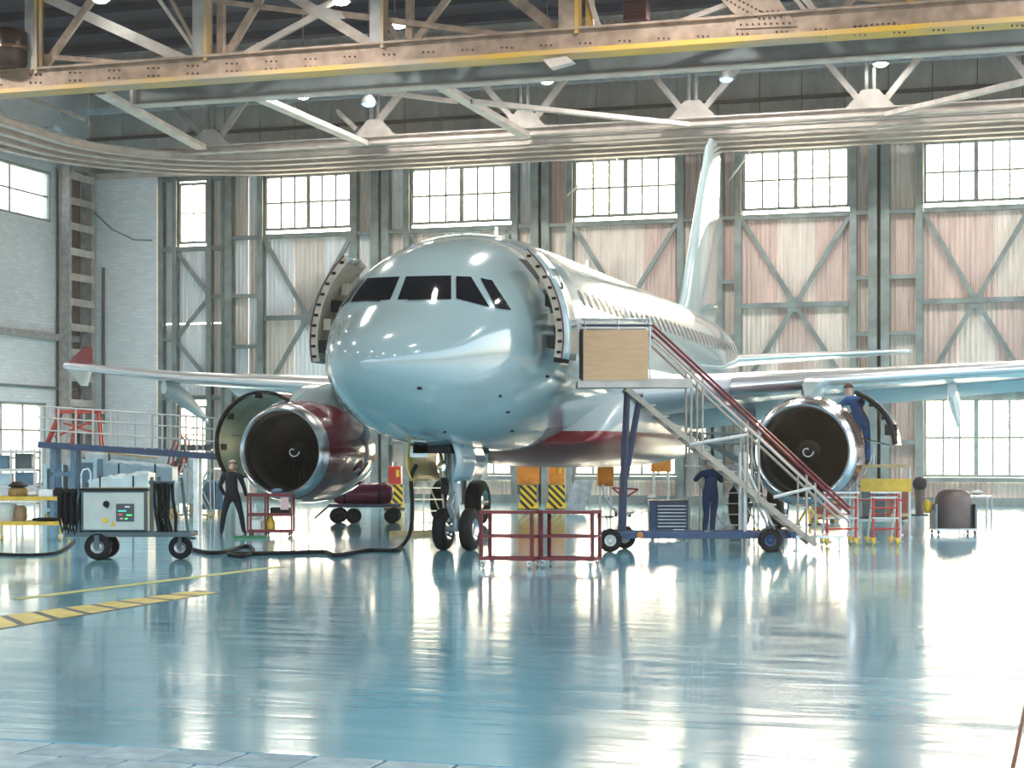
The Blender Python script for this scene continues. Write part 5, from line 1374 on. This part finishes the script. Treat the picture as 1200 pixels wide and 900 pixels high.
left_item('brown_jar', 'brown jar on the lower shelf of the yellow trolley table', 'jar', MB().lathe([(0, z2), (.11, z2), (.13, z2 + .1), (.12, z2 + .28), (.08, z2 + .34), (0, z2 + .34)], (L(26, 0).x, -.1, 0), 'Z', 16), mat('jar_brown', (.35, .2, .1), .4), smooth=True)
left_item('black_cloth', 'black folded cloth on the lower shelf of the yellow trolley table', 'cloth', MB().sphere((L(56, 0).x, -.05, z2 + .048), .3, 12, 6, (1.1, .7, .15)), M_BLACK, smooth=True)

# ------------------------------------------------------------------ ramp walkway with railing, red trestle on it
D = 47.0; s = F / D
p0 = at_depth(50, 519, D); p1 = at_depth(258, 533, D)
t = thing('access_ramp', 'raised sloping walkway with white tube railing in front of the brick wall', 'walkway', (p0.x, p0.y, 0), A)
Lx = (258 - 50) / s; za, zb_ = p0.z, p1.z
zr = lambda x: lerp(za, zb_, x / Lx)
MB().bar((0, 0, za - .06), (Lx, 0, zb_ - .06), .9, .10).build('deck', M_NAVY, t)
for y in (-.45, .45): MB().bar((0, y, za - .05), (Lx, y, zb_ - .05), .06, .16).build('edge_beam', M_BLUE, t)
for y in (-.45, .45):
    for h in (.35, .68, .98): MB().tube((0, y, za + h), (Lx, y, zb_ + h), .022, 8).build('rail', M_GALV, t)
    for i in range(11):
        x = .08 + i * (Lx - .16) / 10
        MB().tube((x, y, zr(x)), (x, y, zr(x) + 1.0), .025, 8).build('rail_post', M_GALV, t)
for x in (.35, .9, Lx - .6):
    for y in (-.3, .3): MB().bb(x - .06, x + .06, y - .06, y + .06, 0, zr(x) - .1).build('support_leg', M_BOXBLUE if x < 1 else M_STEEL, t)
for z in (.5, 1.2): MB().bb(.3, .95, -.36, -.28, z, z + .12).build('leg_tie', M_BOXBLUE, t)
q0 = Vector((p0.x, p0.y, 0)); mk = lambda x, y, z: q0 + Vector((x * CA - y * SA, x * SA + y * CA, z))
t = thing('red_trestle', 'bright red trestle standing on the raised walkway', 'trestle', mk(1.0, 0, zr(1.0)), A)
w = .62
MB().bb(-w, w, -.18, .18, .86, .95).build('trestle_top', M_BRED, t)
for x, dx in ((-w + .1, -.35), (w - .1, .08)):
    for y in (-.14, .14): MB().bar((x + dx, y, zr(1.0 + x + dx) - zr(1.0)), (x, y, .87), .06, .06).build('leg', M_BRED, t)
for y in (-.14, .14): MB().bar((-.2, y, .0), (-.05, y, .87), .06, .06).build('leg', M_BRED, t)
MB().bar((-.65, -.15, .22), (.5, -.15, .7), .04, .05).build('brace', M_BRED, t); MB().bar((-.4, -.15, .6), (.55, -.15, .3), .04, .05).build('brace', M_BRED, t)

# ------------------------------------------------------------------ rolling step ladder with red hoops
p, s, L = frame_at(222, 606)
t = thing('platform_steps', 'grey rolling platform steps with red hooped handrails beside the open green cowl', 'steps', p, A)
zt = L(0, 526).z
MB().bb(L(213, 0).x, L(250, 0).x, -.35, .35, zt - .05, zt).build('platform', mat('platform_tan', (.44, .38, .33)), t)
MB().bb(L(213, 0).x, L(250, 0).x, -.37, -.35, zt - .04, zt + .12).build('toe_board', M_TEAL, t)
for y in (-.33, .33):
    MB().path([L(186, 602, y), L(196, 560, y), L(203, 528, y), L(209, 514, y), L(215, 511, y), L(219, 516, y), L(218, 534, y), L(210, 556, y)], .028, 8).build('hooped_handrail', M_BRED, t, smooth=True)
    MB().bar(L(188, 604, y), L(215, 528, y), .05, .1).build('stringer', M_TEAL, t)
    for a, b in (((249, 604), (248, 526)), ((217, 604), (218, 528)), ((217, 540), (248, 602)), ((248, 548), (218, 600))): MB().tube(L(*a, y), L(*b, y), .02, 6).build('frame_tube', M_GALV, t)
    MB().bar(L(196, 548, y), L(217, 536, y), .04, .05).build('rail_brace', M_BRED, t)
    MB().tube(L(186, 603.5, y), L(250, 603.5, y), .022, 6).build('base_tube', M_GALV, t)
for i in range(7): q = L(lerp(190, 213, i / 6), lerp(598, 534, i / 6)); MB().bb(q.x - .02, q.x + .2, -.32, .32, q.z, q.z + .03).build('tread', M_STEEL, t)
for u in (192, 205, 233, 246):
    for y in (-.33, .33): MB().lathe([(0, -.03), (.065, -.03), (.065, .03), (0, .03)], (L(u, 0).x, y, .066), 'X', 14).build('caster_wheel', M_YELL, t)

# ------------------------------------------------------------------ stacked stock under the walkway
rg = random.Random(11)
def bundle(u0, u1, v0, v1, D, m, label, name='wrapped_bundle', cat='bundle', tilt=0.0, depth=.9):
    """sagging wrapped stack resting on battens"""
    s = F / D; c = at_depth((u0 + u1) / 2, YH, D); zb = max(0.02, H + (YH - v1) / s); zt = H + (YH - v0) / s; w = (u1 - u0) / s
    t = thing(name, label, cat, (c.x, c.y, 0), A, 'wrapped stock under the walkway')
    nx, ny = 15, 7; b = MB(); top = []; 
    for j in range(ny):
        for i in range(nx):
            x = lerp(-w / 2, w / 2, i / (nx - 1)); y = lerp(-depth / 2, depth / 2, j / (ny - 1)); e = .05 if i in (0, nx - 1) or j in (0, ny - 1) else 0
            top.append((x + rg.uniform(-.02, .02), y + rg.uniform(-.02, .02), zt - e + tilt * x / w + rg.uniform(-.05, .03)))
    n = len(top); bot = [(x, y, zb + tilt * 0) for x, y, z in top]; b.v = top + bot
    fs = []
    for j in range(ny - 1):
        for i in range(nx - 1): k = j * nx + i; fs += [(k, k + 1, k + nx + 1, k + nx), (n + k, n + k + nx, n + k + nx + 1, n + k + 1)]
    per = [i for i in range(nx)] + [j * nx + nx - 1 for j in range(1, ny)] + [(ny - 1) * nx + i for i in range(nx - 2, -1, -1)] + [j * nx for j in range(ny - 2, 0, -1)]
    for k in range(len(per)): a, c2 = per[k], per[(k + 1) % len(per)]; fs.append((a, n + a, n + c2, c2))
    b.f = fs; b.mi = [0] * len(fs)
    b.build('bundle_body', m, t, smooth=True, angle=35)
    if zb > .03:
        for x in (-w * .4, w * .4): MB().bb(x - .06, x + .06, -depth * .4, depth * .4, 0, zb).build('batten', M_PLANK, t)
    for x in (-w * .3, w * .25): MB().bb(x - .02, x + .02, -depth / 2 - .015, -depth / 2 + .0, zb, zt - .03).build('strap', M_DARK, t)
bundle(108, 178, 556, 596, 45.5, M_PLAST, 'pale plastic-wrapped stack behind the ground power cart', tilt=.2)
bundle(128, 205, 542, 592, 48.5, M_LTBLUE, 'bluish wrapped stack leaning towards the platform steps', tilt=-.15)
bundle(229, 262, 563, 597, 50.65, M_BOXBLUE, 'dark blue wrapped pack behind the standing worker', depth=.5)
bundle(105, 240, 530, 590, 52.0, M_PLAST, 'long light wrapped stack in the back row under the walkway')
def plank(u0, v0, u1, v1, D, label, m=M_PLANK, w=.16, h=.05):
    a, b = at_depth(u0, v0, D), at_depth(u1, v1, D)
    t = MB().bar(a, b, w, h).build('plank', m); return tag(t, label, 'plank', 'planks on the stacks')
plank(122, 530, 184, 537, 51.4, 'tan plank lying across the back wrapped stack')
plank(150, 525, 228, 527.5, 52.2, 'dark plank on top of the back wrapped stack', M_BOXBLUE)
# tall blue-white crate and shelving rack
def crate(u0, u1, v0, v1, D, m, label):
    s = F / D; c = at_depth((u0 + u1) / 2, YH, D); w = (u1 - u0) / s; zb = max(0, H + (YH - v1) / s); zt = H + (YH - v0) / s
    t = thing('panel_crate', label, 'crate', (c.x, c.y, 0), A, 'crates against the brick wall')
    MB().bb(-w / 2, w / 2, -.4, .4, .1, zt).build('crate_body', m, t)
    for x in (-w / 2 + .04, w / 2 - .04): MB().bb(x - .05, x + .05, -.44, -.40, .1, zt + .04).build('crate_batten', M_LTBLUE, t)
    for z in (.2, zt - .05): MB().bb(-w / 2, w / 2, -.43, -.40, z - .05, z + .05).build('crate_batten', M_LTBLUE, t)
    for x in (-w * .35, w * .35): MB().bb(x - .06, x + .06, -.4, .4, 0, .1).build('runner', M_PLANK, t)
crate(84, 117, 538, 590, 50.5, M_BOXBLUE, 'slate blue crate with pale battens beside the wrapped stacks')
crate(56, 78, 545, 590, 50.0, M_TEAL, 'dark grey crate under the end of the walkway')
c = at_depth(20, YH, 53.0); s = F / 53.0
t = thing('shelving_rack', 'white tube shelving rack in front of the low side window', 'rack', (c.x, c.y, 0), A)
for x in (-.75, -.1, .62):
    for y in (-.3, .3): MB().bb(x - .025, x + .025, y - .025, y + .025, 0, 1.95).build('upright', M_GALV, t)
for z in (.3, .8, 1.3, 1.85):
    for y in (-.3, .3): MB().bb(-.78, .65, y - .02, y + .02, z - .03, z + .03).build('shelf_beam', M_GALV, t)
    MB().bb(-.75, .62, -.3, .3, z + .03, z + .05).build('shelf', M_STEEL, t)
for i, (x0, x1, z, h, m, lab) in enumerate(((-.7, -.2, 1.35, .4, M_BOXBLUE, 'blue box on the upper part of the shelving rack'), (0.0, .5, 1.35, .45, M_TEAL, 'dark grey box on the upper part of the shelving rack'),
                                            (-.68, -.15, .85, .35, M_LTBLUE, 'pale blue box on the middle of the shelving rack'), (.0, .55, .85, .38, M_BOXBLUE, 'blue box on the middle of the shelving rack'))):
    o = MB().bb(x0, x1, -.22, .22, z + .001, z + h).build('storage_box', m, None, bevel=.015); o.location = (c.x, c.y, 0); o.rotation_euler.z = A; tag(o, lab, 'box', 'boxes on the rack')

# ------------------------------------------------------------------ floor markings
t = thing('hazard_marking', 'yellow and dark striped hazard band painted on the blue floor', 'floor marking')
a0, a1 = floor_at(-60, 748), floor_at(262, 694); b0, b1 = floor_at(-60, 730), floor_at(232, 692)
MB().add([a0 + Vector((0, 0, .002)), a1 + Vector((0, 0, .002)), b1 + Vector((0, 0, .002)), b0 + Vector((0, 0, .002))], [(0, 1, 2, 3)]).build('dark_band', mat('mark_dark', (.03, .05, .06), .4), t)
n = 9
for i in range(n):
    f0, f1 = (i + .08) / n, (i + .86) / n; sk = -.035
    q = [a0.lerp(a1, f0).lerp(b0.lerp(b1, f0), .08), a0.lerp(a1, f1).lerp(b0.lerp(b1, f1), .08), b0.lerp(b1, f1 + sk), b0.lerp(b1, f0 + sk)]
    MB().add([v + Vector((0, 0, .004)) for v in q], [(0, 1, 2, 3)]).build('yellow_block', mat('mark_yellow', (.62, .50, .10), .4, var=.2, scale=3), t)
a, b = floor_at(20, 702), floor_at(330, 664)
d = (b - a).normalized(); nrm = Vector((-d.y, d.x, 0)) * .11
tag(MB().add([q + Vector((0, 0, .003)) for q in (a - nrm, b - nrm, b + nrm, a + nrm)], [(0, 1, 2, 3)]).build('floor_line', mat('line_yellow', (.48, .50, .14), .4, var=.2, scale=3)), 'faded thin yellow guide line painted on the blue floor', 'floor marking')
a, b = floor_at(1204, 815), floor_at(1186, 905)
d = (b - a).normalized(); nrm = Vector((-d.y, d.x, 0)) * .012
j = MB().add([q + Vector((0, 0, .002)) for q in (a - nrm - d * -.0, b - nrm, b + nrm, a + nrm)], [(0, 1, 2, 3)]).build('trim_5', mat('joint_rust', (.16, .06, .03), .8)); struct(j, 'rusty expansion joint in the blue floor')
# ------------------------------------------------------------------ people
import bmesh
def person(label, loc, rz, J, cloth, skin=(.55, .36, .27), hair=(.5, .48, .45), hair_cover=0.5, trousers=None, shoe=(.02, .02, .02), name='person'):
    """J: joint positions; x right of the figure as seen from the camera, y away from it"""
    me = bpy.data.meshes.new('skeleton'); V_ = []; E_ = []; R_ = []
    idx = {}
    def vtx(k, p, r, r2=None):
        idx[k] = len(V_); V_.append(tuple(p)); R_.append((r, r2 or r)); return idx[k]
    def ed(a, b): E_.append((idx[a], idx[b]))
    g = {k: Vector(v) for k, v in J.items()}
    vtx('pelvis', g['pelvis'], .155, .125); vtx('waist', g['pelvis'].lerp(g['chest'], .45), .140, .115); vtx('chest', g['chest'], .170, .125); vtx('collar', g['neck'].lerp(g['chest'], .35), .12, .09)
    vtx('neck', g['neck'], .058); hd = g['head'] - g['neck']
    vtx('skull0', g['neck'] + hd * .35, .075); vtx('skull1', g['head'], .098, .105); vtx('skull2', g['head'] + hd.normalized() * .08, .072)
    fw = Vector(J.get('face', (0, 1, 0))).normalized(); vtx('nose', g['head'] + fw * .115 - hd.normalized() * .02, .018)
    for a, b in (('pelvis', 'waist'), ('waist', 'chest'), ('chest', 'collar'), ('collar', 'neck'), ('neck', 'skull0'), ('skull0', 'skull1'), ('skull1', 'skull2'), ('skull1', 'nose')): ed(a, b)
    hands = []
    for s in ('l', 'r'):
        vtx('sh' + s, g['sh' + s], .078); vtx('ua' + s, g['sh' + s].lerp(g['el' + s], .5), .064); vtx('el' + s, g['el' + s], .052); vtx('fa' + s, g['el' + s].lerp(g['wr' + s], .4), .052); vtx('wr' + s, g['wr' + s], .034)
        ed('collar', 'sh' + s); ed('sh' + s, 'ua' + s); ed('ua' + s, 'el' + s); ed('el' + s, 'fa' + s); ed('fa' + s, 'wr' + s)
        d = (g['wr' + s] - g['el' + s]).normalized(); sd = d.cross(Vector((0, 1, .1))).normalized(); nd = sd.cross(d).normalized()
        vtx('pa' + s, g['wr' + s] + d * .055, .040, .022); ed('wr' + s, 'pa' + s); hands.append(g['wr' + s] + d * .08)
        for i, (off, ln) in enumerate(((-.030, .060), (-.010, .072), (.010, .068), (.030, .052))):
            k0 = 'f%d%s' % (i, s); b0 = g['wr' + s] + d * .095 + sd * off
            vtx(k0 + 'a', b0, .010); vtx(k0 + 'b', b0 + d * ln * .55 + nd * .012, .009); vtx(k0 + 'c', b0 + d * ln * .9 + nd * .038, .008)
            ed('pa' + s, k0 + 'a'); ed(k0 + 'a', k0 + 'b'); ed(k0 + 'b', k0 + 'c')
        vtx('ta' + s, g['wr' + s] + d * .05 + sd * .046, .012); vtx('tb' + s, g['wr' + s] + d * .088 + sd * .062 + nd * .018, .010); ed('pa' + s, 'ta' + s); ed('ta' + s, 'tb' + s)
        vtx('hi' + s, g['hi' + s], .105, .11); vtx('th' + s, g['hi' + s].lerp(g['kn' + s], .45), .092); vtx('kn' + s, g['kn' + s], .068); vtx('ca' + s, g['kn' + s].lerp(g['an' + s], .35), .068); vtx('an' + s, g['an' + s], .052); vtx('to' + s, g['to' + s], .042, .036)
        ed('pelvis', 'hi' + s); ed('hi' + s, 'th' + s); ed('th' + s, 'kn' + s); ed('kn' + s, 'ca' + s); ed('ca' + s, 'an' + s); ed('an' + s, 'to' + s)
    me.from_pydata(V_, E_, [])
    o = bpy.data.objects.new('skeleton', me); col.objects.link(o)
    sk = o.modifiers.new('skin', 'SKIN'); sk.use_smooth_shade = True
    for i, r in enumerate(R_):
        sv = me.skin_vertices[0].data[i]; sv.radius = r; sv.use_root = (i == 0)
    sb = o.modifiers.new('sub', 'SUBSURF'); sb.levels = 2; sb.render_levels = 2
    dg = bpy.context.evaluated_depsgraph_get(); ev = o.evaluated_get(dg); nm = bpy.data.meshes.new_from_object(ev)
    bpy.data.objects.remove(o, do_unlink=True)
    zmin = min(v.co.z for v in nm.vertices)
    for v in nm.vertices: v.co.z -= zmin
    for k in g: g[k] = g[k] - Vector((0, 0, zmin))
    hands = [h - Vector((0, 0, zmin)) for h in hands]
    ck = 'cloth_%d_%d_%d' % tuple(int(c * 100) for c in cloth)
    ms = [mat(ck, cloth, .85, var=.25, scale=9), mat('skin_%d' % int(skin[0] * 100), skin, .55, var=.06), mat('shoe_black', shoe, .5)]
    if trousers: ms.append(mat('trouser_%d' % int(trousers[2] * 100), trousers, .85, var=.2, scale=9))
    nm.materials.clear()
    for m in ms: nm.materials.append(m)
    nk, hdn = g['neck'], (g['head'] - g['neck']).normalized()
    for f in nm.polygons:
        c = f.center; f.use_smooth = True; mi = 0
        if trousers and c.z < g['pelvis'].z + .04 and min((c - h).length for h in hands) > .2: mi = 3
        if (c - nk).dot(hdn) > .0 and (c - g['head']).length < .24: mi = 1
        if min((c - h).length for h in hands) < .105: mi = 1
        if c.z < min(g['anl'].z, g['anr'].z) + .03: mi = 2
        f.material_index = mi
    nm.name = 'person'
    po = bpy.data.objects.new(name, nm); col.objects.link(po); po.location = loc; po.rotation_euler.z = rz
    tag(po, label, 'person')
    # hair cap and ears
    up = hdn; side = up.cross(fw).normalized(); hc = g['head'] + up * .02
    rings = []
    for j in range(8):
        t_ = lerp(hair_cover, 1.0, j / 7) * math.pi / 2 if hair_cover > 0 else lerp(hair_cover, 1, j / 7) * math.pi / 2
        rr = .112 * max(.02, math.cos(t_)); rings.append([hc + side * rr * .95 * math.cos(2 * math.pi * i / 16) + (fw * (rr * 1.02 * math.sin(2 * math.pi * i / 16)) - fw * .016) + up * .118 * math.sin(t_) for i in range(16)])
    MB().loft(rings).build('hair', mat('hair_%d' % int(hair[0] * 100), hair, .7, var=.15, scale=30), po, smooth=True)
    for sg in (-1, 1): MB().sphere(g['head'] + side * sg * .102 - up * .01, .032, 8, 6, (.5, .8, 1.1)).build('ear', ms[1], po, smooth=True)
    return po
# worker in black beside the open cowl, back to us, legs apart, arms low
p = floor_at(272, 626)
person('bald worker in black coveralls walking with legs apart beside the open cowl', p, A, dict(
    pelvis=(0, 0, .93), chest=(-.02, .03, 1.30), neck=(-.01, .05, 1.47), head=(.0, .09, 1.63), face=(.3, 1, -.1),
    shl=(-.20, .02, 1.40), ell=(-.29, .05, 1.13), wrl=(-.20, .22, .92), shr=(.17, .05, 1.39), elr=(.26, .12, 1.12), wrr=(.29, .26, .90),
    hil=(-.10, 0, .88), knl=(-.19, -.02, .49), anl=(-.25, .0, .09), tol=(-.27, .16, .04), hir=(.10, .02, .88), knr=(.20, .06, .49), anr=(.26, .10, .09), tor=(.28, .26, .04)),
    (.012, .014, .022), skin=(.60, .40, .32), hair=(.52, .40, .34), hair_cover=.3).scale = (.95, .95, .95)
# worker in blue coveralls bending under the white stand
p = floor_at(831, 628)
person('worker in dark blue coveralls leaning forward behind the boarding stairs', p, A, dict(
    pelvis=(.03, 0, .95), chest=(.06, .22, 1.28), neck=(.05, .34, 1.44), head=(.05, .42, 1.58), face=(0, 1, -.4),
    shl=(-.14, .26, 1.37), ell=(-.26, .45, 1.22), wrl=(-.18, .66, 1.32), shr=(.25, .26, 1.37), elr=(.33, .45, 1.20), wrr=(.24, .66, 1.30),
    hil=(-.07, 0, .90), knl=(-.05, .05, .49), anl=(-.10, .0, .09), tol=(-.12, .16, .04), hir=(.13, .02, .90), knr=(.10, .08, .49), anr=(.07, .04, .09), tor=(.08, .20, .04)),
    (.010, .034, .11), hair=(.05, .04, .035), hair_cover=.05)
# worker on the platform reaching into the engine
s_ = F / 36.6
q = at_depth(1006, 556, 36.7)
person('worker in bright blue coveralls standing on the yellow-edged platform and reaching into the engine', (q.x, q.y, PLAT_Z), A, dict(
    pelvis=(.06, 0, .95), chest=(-.06, .12, 1.30), neck=(-.14, .2, 1.46), head=(-.17, .24, 1.62), face=(-.6, 1, -.3),
    shl=(-.26, .1, 1.36), ell=(-.46, .18, 1.18), wrl=(-.62, .35, 1.10), shr=(.12, .16, 1.37), elr=(.10, .42, 1.18), wrr=(-.05, .62, 1.1),
    hil=(-.03, 0, .90), knl=(-.01, -.03, .49), anl=(.0, .02, .09), tol=(-.04, .17, .04), hir=(.15, .02, .90), knr=(.19, .0, .49), anr=(.21, .04, .09), tor=(.19, .20, .04)),
    (.02, .10, .30), hair=(.06, .03, .03), hair_cover=.0)

# ------------------------------------------------------------------ thin warm haze in the hangar, also standing in for window glare
hm = bpy.data.materials.new('hangar_haze'); hm.use_nodes = True
hn, hl = hm.node_tree.nodes, hm.node_tree.links; hn.remove(hn['Principled BSDF'])
hv = hn.new('ShaderNodeVolumeScatter'); hv.inputs['Density'].default_value = 0.0011; hv.inputs['Anisotropy'].default_value = 0.45; hv.inputs['Color'].default_value = (1.0, .93, .82, 1)
hl.new(hv.outputs['Volume'], hn['Material Output'].inputs['Volume'])
hz = MB().bb(-36.9, 25.5, 12.0, V + .5, 0.02, ZC - .02).build('haze', hm)
struct(hz, 'thin warm haze filling the hangar air and standing in for window glare')
